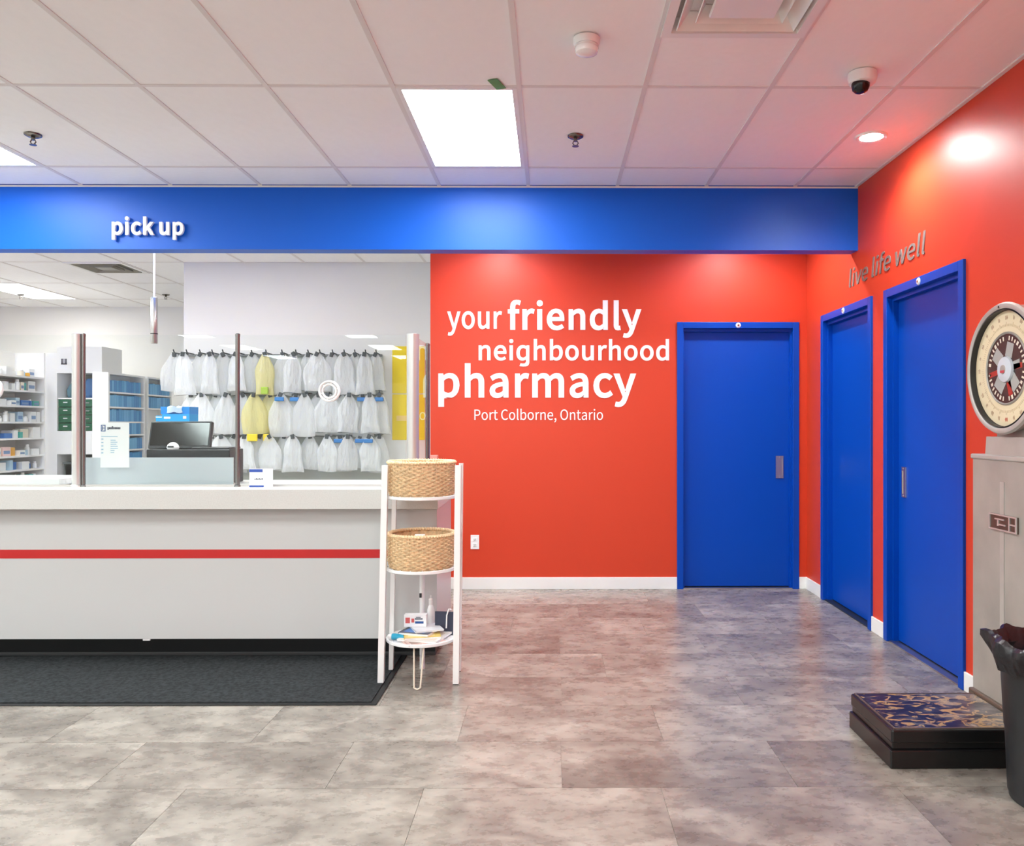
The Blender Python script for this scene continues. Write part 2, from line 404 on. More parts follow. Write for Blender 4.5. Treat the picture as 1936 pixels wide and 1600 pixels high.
door('door_1', 'blue door in the red back wall with a flush silver pull at its right', D1[1] - D1[0],
     Matrix.Translation(((D1[0] + D1[1]) / 2, YB, 0)), (WX(1478, YB) - (D1[0] + D1[1]) / 2, WZ(884, YB), 0.062, 0.185))
RW = Matrix.Rotation(-PI / 2, 4, 'Z')     # local x -> -Y, local y -> +X
door('door_2', 'farther blue door in the red side wall, nearest the room corner', D2[1] - D2[0], Matrix.Translation((XR, (D2[0] + D2[1]) / 2, 0)) @ RW, None)
door('door_3', 'nearer blue door in the red side wall with slim silver pull beside the scale', D3[1] - D3[0], Matrix.Translation((XR, (D3[0] + D3[1]) / 2, 0)) @ RW,
     ((D3[0] + D3[1]) / 2 - 4.935, 1.00, 0.05, 0.185))

M_dchrome = mat('dull_chrome', (120, 114, 108), 0.25, metal=1.0)
# ---------------------------------------------------------------- ceiling fixtures
def panel(x0, x1, y0, y1, label, m=M_diff):
    e = thing('ceiling_light', label, 'ceiling light', ((x0 + x1) / 2, (y0 + y1) / 2, ZC), 'rectangular ceiling light panels')
    f = 0.036; z0, z1 = ZC - 0.001, ZC + 0.03
    g = MB(); g.box(x0 + 0.012, x0 + f, y0 + 0.012, y1 - 0.012, z0, z1); g.box(x1 - f, x1 - 0.012, y0 + 0.012, y1 - 0.012, z0, z1)
    g.box(x0 + f, x1 - f, y0 + 0.012, y0 + f, z0, z1); g.box(x0 + f, x1 - f, y1 - f, y1 - 0.012, z0, z1)
    add('light_frame', g, M_trim, e)
    g = MB(); g.bm.faces.new([g.bm.verts.new(v) for v in ((x0 + f, y0 + f, z0 + 0.006), (x0 + f, y1 - f, z0 + 0.006), (x1 - f, y1 - f, z0 + 0.006), (x1 - f, y0 + f, z0 + 0.006))])
    add('diffuser', g, m, e)
for i, (a, b) in enumerate(LX):
    for j, yy in enumerate(LYS):
        if i == 0 and j == 0: lb = 'bright square light panel in the ceiling beside the green tape'
        elif i == 1 and j == 0: lb = 'bright light panel cut off at the left edge of the shop ceiling'
        else: lb = 'ceiling light panel, %s row toward the shop front, %s column' % (nth(j), ('right', 'middle', 'left')[i])
        panel(a, b, yy, yy + TL, lb)
for i, q in enumerate(PHLS):
    panel(*q, 'bright light panel in the dispensary ceiling seen below the blue bulkhead' if i == 0 else 'unseen ceiling light panel added above the dispensary, %s from the left' % nth(i - 1), M_diff3 if (q[0] > -4 or i == 0) else M_diff2)

def downlight(x, y, label):
    e = thing('downlight', label, 'downlight', (x, y, ZC), 'round recessed downlights')
    add('trim_ring', MB().lathe([(0.064, -0.004), (0.085, -0.006), (0.088, 0.0), (0.088, 0.004), (0.064, 0.004)], (x, y, ZC), n=32, closed=True), M_trim, e, True)
    add('lamp_lens', MB().lathe([(0, -0.004), (0.05, -0.004), (0.064, -0.001)], (x, y, ZC), n=28), M_pot, e, True)
    l = bpy.data.lights.new('downlight_beam', 'SPOT'); l.energy = POT; l.spot_size = math.radians(160); l.spot_blend = 0.6; l.shadow_soft_size = 0.06
    l.color = (0.98, 1.0, 0.97)
    o = bpy.data.objects.new('downlight_beam', l); COL.objects.link(o); o.parent = e; o.location = (0, 0, -0.012)
downlight(1.82, 4.58, 'round lit downlight in the ceiling near the red side wall')
downlight(-0.44, 6.04, 'round downlight hidden behind the bulkhead above the word friendly')
downlight(1.52, 6.04, 'round downlight hidden behind the bulkhead above the back wall door')
downlight(1.82, 2.1, 'round downlight in the ceiling above the scale')

def sprinkler(x, y, label, s=1.0):
    e = thing('sprinkler', label, 'sprinkler', (x, y, ZC), 'ceiling sprinkler heads')
    add('escutcheon', MB().lathe([(0.012, -0.016), (0.03, -0.013), (0.044, -0.005), (0.046, 0.0)], (x, y, ZC), n=24), M_dchrome, e, True)
    g = MB().cyl((x, y, ZC - 0.03), (x, y, ZC - 0.004), 0.011, n=12)
    g.tube([(x - 0.008, y, ZC - 0.026), (x - 0.016, y, ZC - 0.04), (x - 0.004, y, ZC - 0.056)], 0.0035, 6); g.tube([(x + 0.008, y, ZC - 0.026), (x + 0.016, y, ZC - 0.04), (x + 0.004, y, ZC - 0.056)], 0.0035, 6)
    add('frame_arms', g, M_dchrome, e, True)
    d = MB().cyl((x, y, ZC - 0.058), (x, y, ZC - 0.055), 0.019, n=16)
    add('deflector', d, M_dchrome, e)
sprinkler(WX(67, 4.58), 4.58, 'small chrome sprinkler head at the left of the ceiling')
sprinkler(WX(1088, 4.58), 4.58, 'small chrome sprinkler head right of the bright light panel')
sprinkler(WX(14, 9.9), 10.2, 'tiny sprinkler head by the dispensary light panel')
sprinkler(WX(316, 10.2), 10.2, 'tiny sprinkler head right of the hanging chrome tube')

e = thing('smoke_detector', 'white smoke detector with clear strobe on the ceiling', 'smoke detector', (WX(1109, 3.42), 3.42, ZC))
cx = WX(1109, 3.42)
add('base', MB().lathe([(0, -0.001), (0.056, -0.001), (0.056, -0.022), (0.050, -0.03), (0, -0.03)], (cx, 3.42, ZC), n=32), M_whitep, e, True)
add('sensor_dome', MB().lathe([(0.045, -0.028), (0.05, -0.05), (0.046, -0.062), (0.03, -0.07), (0, -0.071)], (cx, 3.42, ZC), n=32), mat('milky_strobe', (246, 246, 246), 0.15, coat=0.5), e, True)
add('vent_slots', MB().lathe([(0.0505, -0.036), (0.0515, -0.036), (0.0515, -0.042), (0.0505, -0.042)], (cx, 3.42, ZC), n=32, closed=True), M_tbar, e)
e = thing('security_camera', 'white dome security camera with black lens on the ceiling', 'camera', (WX(1632, 3.75), 3.75, ZC))
cx = WX(1632, 3.75)
add('housing', MB().lathe([(0, 0), (0.064, 0), (0.066, -0.02), (0.06, -0.045), (0.045, -0.056), (0, -0.056)], (cx, 3.75, ZC), n=32), M_whitep, e, True)
add('lens_dome', MB().lathe([(0.041, -0.05), (0.041, -0.066), (0.034, -0.085), (0.02, -0.096), (0, -0.1)], (cx - 0.008, 3.735, ZC), (0.06, -0.12, 1), n=28), M_blackg, e, True)
tag(add('green_tape', MB().box(-0.025, 0.025, -0.058, 0.052, -0.002, 0.0, M=Matrix.Translation((-0.256, 3.885, ZC)) @ Matrix.Rotation(-0.34, 4, 'Z')), mat('green_tape', (84, 150, 76), 0.5)), 'strip of green tape on the ceiling beside the light panel', 'tape')

def diffuser(x0, x1, y0, y1, label, steps, m, drop=0.0):
    e = thing('air_diffuser', label, 'air vent', ((x0 + x1) / 2, (y0 + y1) / 2, ZC))
    cx, cy = (x0 + x1) / 2, (y0 + y1) / 2; hx, hy = (x1 - x0) / 2, (y1 - y0) / 2
    def sq(f, z): return [(cx + sx * hx * f, cy + sy * hy * f, z) for sx, sy in ((-1, -1), (1, -1), (1, 1), (-1, 1))]
    add('outer_frame', MB().rings([sq(0.985, ZC + 0.03), sq(0.985, ZC - 0.008), sq(0.86, ZC - 0.008), sq(0.80, ZC + 0.05)]), M_trim, e)
    for f in steps:
        add('louvre', MB().rings([sq(f * 0.84, ZC + 0.055), sq(f, ZC - 0.004), sq(f * 0.985, ZC - 0.01), sq(f * 0.80, ZC + 0.05)]), m, e)
    f = steps[-1] * 0.74
    add('centre_plate', MB().rings([sq(f * 0.9, ZC + 0.03), sq(f, ZC + 0.0), sq(f * 0.97, ZC - 0.012)], cap1=True), m, e)
    add('duct_back', MB().box(x0 + 0.02, x1 - 0.02, y0 + 0.02, y1 - 0.02, ZC + 0.052, ZC + 0.058), M_tbar, e)
diffuser(*DIF, 'white square louvred air diffuser at the top of the ceiling', (0.80, 0.58), M_trim)
diffuser(*PVENT, 'grey louvred air vent in the dispensary ceiling', (0.80, 0.60, 0.40), mat('vent_grey', (150, 148, 138), 0.5))

# letter outlines: advance width, contours (1/1000 units)
GLY = {"a":[197,[[[76,-5],[88,-4],[99,-1],[109,3],[120,9],[130,16],[139,23],[140,23],[143,0],[169,0],[169,117],[167,139],[162,158],[154,174],[141,185],[124,193],[103,195],[88,194],[74,191],[61,187],[49,182],[38,176],[29,170],[41,148],[49,153],[58,158],[67,162],[77,165],[87,168],[98,168],[112,167],[122,161],[129,154],[134,144],[137,133],[137,120],[101,115],[71,107],[49,97],[33,84],[24,68],[21,49],[23,33],[28,20],[36,10],[47,2],[61,-3]],[[85,21],[76,22],[68,24],[61,28],[56,34],[53,42],[51,51],[53,63],[59,73],[70,82],[87,89],[109,95],[137,99],[137,46],[128,39],[120,32],[111,28],[103,24],[94,22]]]],
"b":[216,[[[116,-5],[137,-1],[157,8],[173,22],[187,42],[195,68],[199,98],[196,126],[190,149],[179,169],[164,183],[146,192],[123,195],[112,194],[102,191],[92,187],[82,182],[72,175],[63,168],[64,202],[64,279],[32,279],[32,0],[58,0],[61,20],[62,20],[70,13],[79,7],[89,2],[98,-2],[107,-4]],[[111,22],[104,23],[97,24],[89,27],[81,30],[73,35],[64,42],[64,142],[73,150],[82,156],[90,161],[99,165],[107,167],[115,168],[131,166],[144,159],[154,149],[160,135],[164,118],[165,98],[163,76],[158,57],[150,42],[139,31],[126,25]]]],
"c":[179,[[[107,-5],[118,-4],[129,-2],[140,2],[150,7],[160,12],[169,19],[155,41],[149,36],[142,31],[134,28],[127,25],[119,23],[110,22],[93,24],[79,31],[67,42],[59,57],[53,74],[51,95],[53,116],[59,133],[68,148],[80,159],[95,166],[111,168],[118,168],[125,166],[131,164],[137,160],[143,156],[149,152],[165,173],[158,178],[150,184],[142,188],[132,192],[121,194],[110,195],[86,192],[64,183],[46,169],[31,149],[22,124],[18,95],[21,66],[30,41],[44,22],[62,7],[83,-2]]]],
"d":[217,[[[97,-5],[108,-4],[119,-1],[129,3],[138,9],[147,15],[155,22],[156,22],[159,0],[185,0],[185,279],[153,279],[153,206],[154,173],[146,179],[138,185],[130,189],[121,192],[111,194],[101,195],[80,192],[60,183],[43,168],[30,148],[22,124],[19,95],[21,66],[28,41],[40,21],[55,7],[75,-2]],[[104,22],[89,25],[76,31],[65,42],[58,56],[53,74],[51,95],[53,116],[59,133],[68,148],[79,159],[92,166],[106,168],[114,168],[122,166],[130,163],[137,160],[145,155],[153,148],[153,48],[145,40],[137,34],[129,29],[121,25],[113,23]]]],
"e":[194,[[[109,-5],[122,-4],[133,-2],[144,1],[154,5],[163,10],[172,15],[160,36],[153,32],[146,28],[138,25],[130,23],[122,21],[113,21],[96,23],[81,29],[68,39],[59,52],[53,69],[50,88],[178,88],[178,90],[179,93],[179,96],[179,99],[179,102],[179,106],[177,131],[170,153],[160,171],[145,184],[126,192],[103,195],[82,192],[62,183],[44,168],[31,148],[21,124],[18,95],[21,66],[31,41],[45,22],[63,7],[85,-2]],[[49,110],[53,128],[59,142],[68,154],[79,163],[91,168],[104,169],[118,168],[129,163],[139,154],[146,143],[150,128],[151,110]]]],
"f":[114,[[[12,164],[37,164],[37,0],[69,0],[69,164],[110,164],[110,190],[69,190],[69,220],[70,232],[72,241],[76,248],[81,253],[88,257],[96,258],[100,258],[103,257],[107,256],[110,255],[114,254],[118,252],[125,277],[120,279],[115,280],[110,282],[104,282],[99,283],[93,283],[76,281],[62,276],[51,266],[43,254],[39,239],[37,221],[37,190],[12,188]]]],
"h":[213,[[[32,0],[64,0],[64,138],[73,147],[82,154],[90,160],[98,164],[107,166],[116,167],[128,166],[137,162],[144,155],[149,145],[151,132],[152,116],[152,0],[184,0],[184,120],[183,143],[178,161],[170,176],[159,186],[144,193],[126,195],[114,194],[102,191],[91,186],[81,179],[72,172],[63,163],[64,202],[64,279],[32,279]]]],
"i":[96,[[[32,0],[64,0],[64,190],[32,190]],[[48,229],[54,230],[59,232],[64,235],[67,239],[69,245],[70,251],[69,256],[67,262],[64,266],[59,269],[54,271],[48,271],[42,271],[37,269],[33,266],[30,262],[28,256],[27,251],[28,245],[30,239],[33,235],[37,232],[42,230]]]],
"k":[193,[[[32,0],[64,0],[64,50],[99,92],[155,0],[190,0],[118,113],[181,190],[146,190],[65,90],[64,90],[64,279],[32,279]]]],
"l":[99,[[[66,-5],[70,-4],[74,-4],[77,-4],[79,-3],[82,-2],[84,-2],[80,23],[73,22],[71,22],[69,23],[67,25],[66,28],[65,31],[64,36],[64,279],[32,279],[32,38],[33,25],[36,15],[40,7],[47,0],[55,-3]]]],
"m":[324,[[[32,0],[64,0],[64,138],[73,147],[81,154],[89,160],[97,164],[105,166],[112,167],[123,166],[132,162],[139,155],[144,145],[146,132],[147,116],[147,0],[179,0],[179,138],[188,147],[196,154],[204,160],[212,164],[220,166],[227,167],[238,166],[247,162],[254,155],[259,145],[262,132],[263,116],[263,0],[294,0],[294,120],[293,143],[288,161],[280,176],[269,186],[255,193],[237,195],[226,194],[215,190],[204,185],[194,178],[184,169],[174,159],[169,169],[164,178],[156,185],[146,191],[135,194],[121,195],[110,194],[100,191],[90,186],[80,179],[71,171],[62,162],[58,190],[32,190]]]],
"n":[214,[[[32,0],[64,0],[64,138],[73,147],[82,154],[90,160],[98,164],[107,166],[116,167],[128,166],[137,162],[144,155],[149,145],[151,132],[152,116],[152,0],[184,0],[184,120],[183,143],[178,161],[170,176],[159,186],[144,193],[126,195],[114,194],[102,191],[91,186],[81,179],[71,171],[62,162],[58,190],[32,190]]]],
"o":[212,[[[106,-5],[129,-2],[150,7],[167,22],[182,41],[191,66],[194,95],[191,124],[182,149],[167,169],[150,183],[129,192],[106,195],[83,192],[63,183],[45,169],[31,149],[21,124],[18,95],[21,66],[31,41],[45,22],[63,7],[83,-2]],[[106,22],[91,24],[77,31],[66,42],[58,57],[53,74],[51,95],[53,116],[58,133],[66,148],[77,159],[91,166],[106,168],[122,166],[135,159],[146,148],[154,133],[160,116],[161,95],[160,74],[154,57],[146,42],[135,31],[122,24]]]],
"p":[217,[[[32,-80],[64,-80],[64,-16],[63,18],[72,11],[81,5],[90,1],[98,-2],[107,-4],[116,-5],[137,-1],[157,8],[173,22],[187,42],[195,68],[199,98],[196,126],[190,149],[179,169],[164,183],[146,192],[123,195],[112,194],[101,191],[91,187],[81,181],[71,175],[62,168],[58,190],[32,190]],[[111,22],[104,23],[97,24],[89,27],[81,30],[73,35],[64,42],[64,142],[73,150],[82,156],[91,161],[99,165],[107,167],[115,168],[131,166],[144,159],[154,149],[160,135],[164,118],[165,98],[163,76],[158,57],[150,42],[139,31],[126,25]]]],
"r":[136,[[[32,0],[64,0],[64,122],[71,137],[79,148],[87,156],[95,162],[104,165],[112,166],[116,166],[119,166],[122,166],[125,165],[128,164],[131,163],[137,191],[134,192],[131,193],[127,194],[124,195],[120,195],[116,195],[106,194],[96,190],[86,184],[78,176],[69,167],[62,155],[58,190],[32,190]]]],
"t":[132,[[[92,-5],[98,-4],[104,-4],[110,-2],[116,-1],[122,1],[127,2],[121,27],[117,25],[114,24],[110,23],[106,22],[103,22],[99,21],[89,22],[82,26],[76,31],[72,38],[70,47],[70,58],[70,164],[121,164],[121,190],[70,190],[70,244],[43,244],[40,190],[9,188],[9,164],[38,164],[38,59],[39,41],[43,25],[50,13],[60,3],[74,-3]]]],
"u":[213,[[[88,-5],[100,-3],[112,0],[122,5],[132,12],[142,20],[151,30],[152,30],[154,0],[181,0],[181,190],[149,190],[149,55],[140,45],[132,37],[124,31],[115,26],[107,24],[97,23],[86,24],[77,28],[70,35],[65,45],[63,58],[62,74],[62,190],[29,190],[29,70],[31,47],[36,29],[44,14],[55,4],[70,-2]]]],
"v":[182,[[[73,0],[111,0],[178,190],[146,190],[110,82],[107,73],[105,63],[102,54],[99,44],[96,35],[93,26],[91,26],[88,35],[85,44],[82,54],[79,63],[77,73],[74,82],[38,190],[5,190]]]],
"w":[281,[[[62,0],[99,0],[126,102],[129,111],[131,120],[133,129],[135,138],[137,148],[139,157],[141,157],[143,148],[145,138],[147,129],[150,120],[152,112],[154,103],[181,0],[220,0],[272,190],[241,190],[213,80],[211,71],[209,62],[207,53],[205,45],[204,36],[202,27],[200,27],[187,80],[157,190],[126,190],[96,80],[94,71],[92,62],[89,53],[87,45],[85,36],[83,27],[82,27],[70,80],[42,190],[9,190]]]],
"y":[182,[[[35,-82],[53,-80],[68,-73],[80,-63],[91,-50],[99,-34],[106,-16],[178,190],[147,190],[112,85],[97,31],[95,31],[92,40],[89,49],[86,58],[82,67],[79,76],[76,85],[38,190],[5,190],[81,0],[77,-15],[72,-26],[67,-36],[60,-44],[53,-50],[44,-54],[34,-56],[31,-56],[29,-55],[26,-55],[24,-54],[21,-53],[19,-53],[13,-78],[16,-79],[19,-80],[23,-81],[27,-81],[31,-82]]]],
"q":[217,[[[153,-80],[185,-80],[185,190],[159,190],[156,172],[155,172],[147,179],[139,185],[130,189],[121,192],[112,194],[101,195],[80,192],[60,183],[43,168],[30,148],[22,124],[19,95],[21,66],[28,41],[40,21],[55,7],[75,-2],[97,-5],[108,-4],[118,-1],[128,3],[138,8],[146,15],[154,22],[153,-13]],[[104,22],[89,25],[76,31],[65,42],[58,56],[53,74],[51,95],[53,116],[59,133],[68,148],[79,159],[92,166],[106,168],[114,168],[122,166],[130,163],[137,160],[145,155],[153,148],[153,48],[145,40],[137,34],[129,29],[121,25],[113,23]]]],
"j":[96,[[[12,-85],[29,-83],[43,-77],[53,-68],[59,-55],[63,-40],[64,-22],[64,190],[33,190],[33,-22],[32,-33],[31,-42],[28,-49],[24,-55],[17,-58],[9,-59],[6,-59],[3,-59],[-1,-58],[-4,-57],[-7,-57],[-9,-56],[-15,-80],[-12,-81],[-8,-82],[-3,-83],[2,-84],[7,-85]],[[48,229],[54,230],[59,232],[64,235],[67,239],[69,245],[70,251],[69,256],[67,262],[64,266],[59,269],[54,271],[48,271],[42,271],[37,269],[33,266],[30,262],[28,256],[27,251],[28,245],[30,239],[33,235],[37,232],[42,230]]]],
"P":[222,[[[35,0],[68,0],[68,102],[110,102],[137,104],[160,111],[178,121],[192,137],[201,157],[204,181],[201,206],[192,226],[178,240],[159,250],[136,255],[109,257],[35,257]],[[68,129],[68,230],[104,230],[125,229],[142,226],[155,220],[165,211],[170,198],[172,181],[170,165],[165,151],[156,141],[143,134],[126,130],[106,129]]]],
"C":[223,[[[132,-5],[148,-3],[163,0],[176,5],[189,12],[200,21],[211,32],[193,53],[185,44],[176,37],[166,32],[156,27],[145,25],[133,24],[110,27],[91,37],[75,52],[63,73],[56,99],[54,129],[56,159],[64,185],[76,205],[92,220],[112,230],[134,233],[145,232],[155,230],[164,226],[172,221],[180,215],[187,209],[204,230],[196,238],[187,245],[175,252],[163,257],[149,260],[134,261],[103,257],[76,245],[53,226],[35,200],[24,167],[20,128],[24,89],[35,57],[52,31],[75,11],[101,-1]]]],
"O":[260,[[[130,-5],[160,0],[187,12],[209,31],[225,58],[236,91],[239,129],[236,168],[225,200],[209,226],[187,245],[160,257],[130,261],[99,257],[73,245],[51,226],[34,200],[24,168],[20,129],[24,91],[34,58],[51,31],[73,12],[99,0]],[[130,24],[108,27],[90,37],[74,52],[63,73],[56,99],[54,129],[56,159],[63,185],[74,205],[90,220],[108,230],[130,233],[152,230],[170,220],[185,205],[197,185],[204,159],[206,129],[204,99],[197,73],[185,52],[170,37],[152,27]]]],
",":[97,[[[26,-67],[41,-59],[54,-49],[64,-38],[71,-24],[76,-10],[77,7],[77,18],[74,27],[70,34],[65,40],[58,43],[50,44],[44,43],[38,41],[33,38],[30,34],[27,28],[26,22],[27,15],[30,10],[33,5],[38,2],[44,0],[50,-1],[54,0],[52,-10],[49,-20],[44,-28],[37,-36],[29,-42],[19,-48]]]]}

# ---------------------------------------------------------------- lettering
def make_g():
    q, j = GLY['q'][1], GLY['j'][1][0]
    i0 = j.index([33, -22]); i1 = j.index([64, -22])
    hook = j[i0:] + j[:i1 + 1]
    hook = [[185 - (64 - x) * (1.0 if y > -23 else (1.0 if x >= 33 else 1.0)) - (max(0, 40 - x) * 0.75 if y < -40 else 0), y] for x, y in hook]
    k = q[0].index([185, 190])
    outer = hook + q[0][k:]
    return [GLY['q'][0], [outer, q[1]]]
GLY['g'] = make_g()
def fatten(poly, d):
    n = len(poly); out = []
    for i in range(n):
        p0, p1, p2 = Vector(poly[i - 1]), Vector(poly[i]), Vector(poly[(i + 1) % n])
        a, b = (p1 - p0), (p2 - p1)
        if a.length < 1e-6 or b.length < 1e-6: out.append(list(p1)); continue
        a.normalize(); b.normalize()
        na, nb = Vector((a.y, -a.x)), Vector((b.y, -b.x))
        m = na + nb
        if m.length < 0.2: m = na
        m.normalize(); c = max(0.45, m.dot(na))
        out.append([p1.x + m.x * d / c, p1.y + m.y * d / c])
    return out
def letter_mesh(ch, fat, depth, shear):
    cu = bpy.data.curves.new('letter', 'CURVE'); cu.dimensions = '2D'; cu.fill_mode = 'BOTH'; cu.extrude = depth / 2
    for sp in GLY[ch][1]:
        pts = fatten(sp, fat)
        if ch == 'i' and min(p[1] for p in sp) > 200: pts = [[x, y + fat * 0.8] for x, y in pts]
        s = cu.splines.new('POLY'); s.points.add(len(pts) - 1); s.use_cyclic_u = True
        for p, (x, y) in zip(s.points, pts): p.co = (x / 1000 + shear * y / 1000, y / 1000, 0, 1)
    o = bpy.data.objects.new('letter', cu); COL.objects.link(o)
    me = bpy.data.meshes.new_from_object(o.evaluated_get(bpy.context.evaluated_depsgraph_get()))
    bpy.data.objects.remove(o); bpy.data.curves.remove(cu)
    return me
def lettering(name, text, x0, x1, zb, asc, fat, M, m, label, depth=0.004, shear=0.0, track=0.0):
    """text from x0 to x1 along local x, baseline zb, ascender height asc; M maps local (x, z-up as y, out as z) to world"""
    e = thing(name, label, 'lettering', M @ Vector(((x0 + x1) / 2, zb, 0)))
    adv = []; x = 0.0
    for ch in text:
        if ch == ' ': adv.append(x); x += 74 + track; continue
        adv.append(x); x += GLY[ch][0] + 1.6 * fat + track
    def ext(ch, k): return min(p[0] for s in GLY[ch][1] for p in s), max(p[0] for s in GLY[ch][1] for p in s)
    lo = ext(text[0], 0)[0] - fat; hi = adv[-1] + ext(text[-1], 0)[1] + fat
    sy = asc / ((279 + fat) / 1000); sx = (x1 - x0) / ((hi - lo) / 1000)
    for ch, a in zip(text, adv):
        if ch == ' ': continue
        me = letter_mesh(ch, fat, 1.0, shear * sy / sx)
        T = M @ Matrix.Translation((x0 + (a - lo) / 1000 * sx, zb, depth / 2 + 0.0005)) @ Matrix.Diagonal((sx, sy, depth, 1))
        me.transform(T); me.materials.clear(); me.materials.append(m)
        add('letter', me, m, e)
MBACK = Matrix.Translation((0, YB, 0)) @ Matrix.Rotation(PI / 2, 4, 'X')          # local y -> z, local z -> -Y
def back(px): return WX(px, YB)
lettering('wall_lettering', 'your', back(846), back(949), WZ(621, YB), (621 - 575) * YB / F, 6.5, MBACK, M_letter, 'white word your lettered on the red wall')
lettering('wall_lettering', 'friendly', back(960), back(1212), WZ(622, YB), (622 - 568) * YB / F, 10, MBACK, M_letter, 'white bold word friendly lettered on the red wall')
lettering('wall_lettering', 'neighbourhood', back(905), back(1265), WZ(680.5, YB), (680.5 - 641) * YB / F, 7.5, MBACK, M_letter, 'white word neighbourhood lettered on the red wall')
lettering('wall_lettering', 'pharmacy', back(829), back(1202), WZ(750, YB), (750 - 687) * YB / F, 9, MBACK, M_letter, 'large white word pharmacy lettered on the red wall')
lettering('wall_lettering', 'Port Colborne, Ontario', back(897), back(1140), WZ(794, YB), (794 - 773) * YB / F, 0.5, MBACK, M_letter, 'small white line Port Colborne, Ontario on the red wall')
MBULK = Matrix.Translation((0, YH0 - 0.012, 0)) @ Matrix.Rotation(PI / 2, 4, 'X')
lettering('sign_lettering', 'pick up', WX(219, YH0), WX(353, YH0), WZ(446, YH0), (446 - 413) * YH0 / F, 12, MBULK, M_letter, 'raised white pick up letters on the blue bulkhead', depth=0.02)
MRIGHT = Matrix.Translation((XR - 0.001, 0, 0)) @ Matrix.Rotation(-PI / 2, 4, 'Z') @ Matrix.Rotation(PI / 2, 4, 'X')   # local x -> -Y
lettering('wall_lettering', 'live life well', -5.70, -4.545, 2.318, 0.128, 3, MRIGHT, M_lgrey, 'grey italic live life well letters on the red side wall', depth=0.004, shear=0.2)

# outlet
e = thing('wall_outlet', 'white wall outlet on the red back wall', 'outlet', (back(898), YB, WZ(1025, YB)))
ox, oz = back(898), WZ(1025, YB)
add('cover_plate', MB().box(ox - 0.035, ox + 0.035, YB - 0.006, YB, oz - 0.058, oz + 0.058, 0.002), M_whitep, e)
for dz in (0.022, -0.022):
    s = add('socket', MB().box(ox - 0.016, ox + 0.016, YB - 0.009, YB - 0.005, oz + dz - 0.014, oz + dz + 0.014, 0.002), M_whitep, e)
    g = MB()
    for sx in (-0.006, 0.006): g.box(ox + sx - 0.0012, ox + sx + 0.0012, YB - 0.0095, YB - 0.0085, oz + dz - 0.002, oz + dz + 0.007)
    g.cyl((ox, YB - 0.0095, oz + dz - 0.008), (ox, YB - 0.0085, oz + dz - 0.008), 0.003, n=8)
    add('slots', g, M_dark, s)

# ---------------------------------------------------------------- counter
CF, CE = 4.60, -0.646         # front panel plane, right end
ZT0, ZT1 = 0.881, 0.993
e = thing('service_counter', 'long white service counter with a red stripe', 'counter', (-3.3, CF, 0))
add('front_panel', MB().box(XL + 0.3, CE, CF, CF + 0.02, 0.137, ZT0, 0.001), M_lam, e)
add('end_panel', MB().box(CE - 0.02, CE, CF + 0.02, 5.25, 0.137, ZT0), M_lam, e)
add('back_panel', MB().box(XL + 0.3, CE - 0.02, 5.23, 5.25, 0.02, ZT0), M_lam, e)
zs0, zs1 = WZ(1055, CF), WZ(1038.5, CF)
add('stripe', MB().box(XL + 0.3, CE, CF - 0.002, CF, zs0, zs1), M_stripe, e)
add('kick_board', MB().box(XL + 0.3, CE - 0.03, 4.755, 4.775, 0, 0.137), M_kick, e)
add('kick_end', MB().box(CE - 0.05, CE - 0.03, 4.775, 5.2, 0, 0.137), M_kick, e)
add('cove_base', MB().box(XL + 0.3, CE - 0.03, 4.745, 4.755, 0, 0.022, 0.003), mat('kick_cove', (62, 64, 66), 0.5), e)
add('panel_tab', MB().box(WX(272, CF), WX(286, CF), CF + 0.002, CF + 0.012, 0.126, 0.138, 0.002), M_whitep, e)
tag(add('countertop', MB().box(XL + 0.3, CE + 0.02, 4.50, 5.28, ZT0, ZT1, 0.003), M_stone), 'pale speckled countertop running along the white counter', 'countertop')

# mat in front of the counter
MX = WX(712, 3.90)
e = thing('floor_mat', 'black carpet mat lying in front of the counter', 'mat', (-2.6, 4.3, 0))
add('rubber_border', MB().box(-4.6, MX, 3.90, 4.735, 0, 0.006, 0.002), M_black, e)
mm = mat('mat_carpet', (66, 69, 71), 0.95, spec=0.1, noise=(55, 0.35), bump=(420, 0.9))
add('carpet', MB().box(-4.57, MX - 0.03, 3.925, 4.71, 0.004, 0.011), mm, e)

# sneeze guard: posts and glass panes stand on the countertop
GY, ZG = 4.70, 1.876
def post(px, r, label, y=GY, m=M_chrome):
    e = thing('screen_post', label, 'post', (WX(px, y), y, ZT1), 'chrome posts of the counter screen')
    x = WX(px, y)
    add('tube', MB().cyl((x, y, ZT1 + 0.006), (x, y, ZG), r, n=24), m, e, True)
    add('cap', MB().lathe([(r + 0.001, -0.012), (r + 0.001, 0.0), (r * 0.7, 0.004), (0, 0.005)], (x, y, ZG), n=24), m, e, True)
    add('base_flange', MB().lathe([(r, 0.012), (r + 0.006, 0.008), (r + 0.008, 0.0)], (x, y, ZT1), n=24), m, e, True)
post(149, 0.026, 'thick chrome post left of the paper notice')
post(161.5, 0.011, 'slim chrome rod beside the thick post left of the notice', m=M_chrome2)
post(451, 0.0125, 'slim dark chrome post between the two glass panes', m=M_chrome2)
post(781, 0.036, 'thick chrome post behind the upper wicker basket')
XP = WX(781, GY)
post(808.5, 0.0155, 'slim chrome post at the rear of the side pane near the red wall', y=5.255, m=M_chrome2)
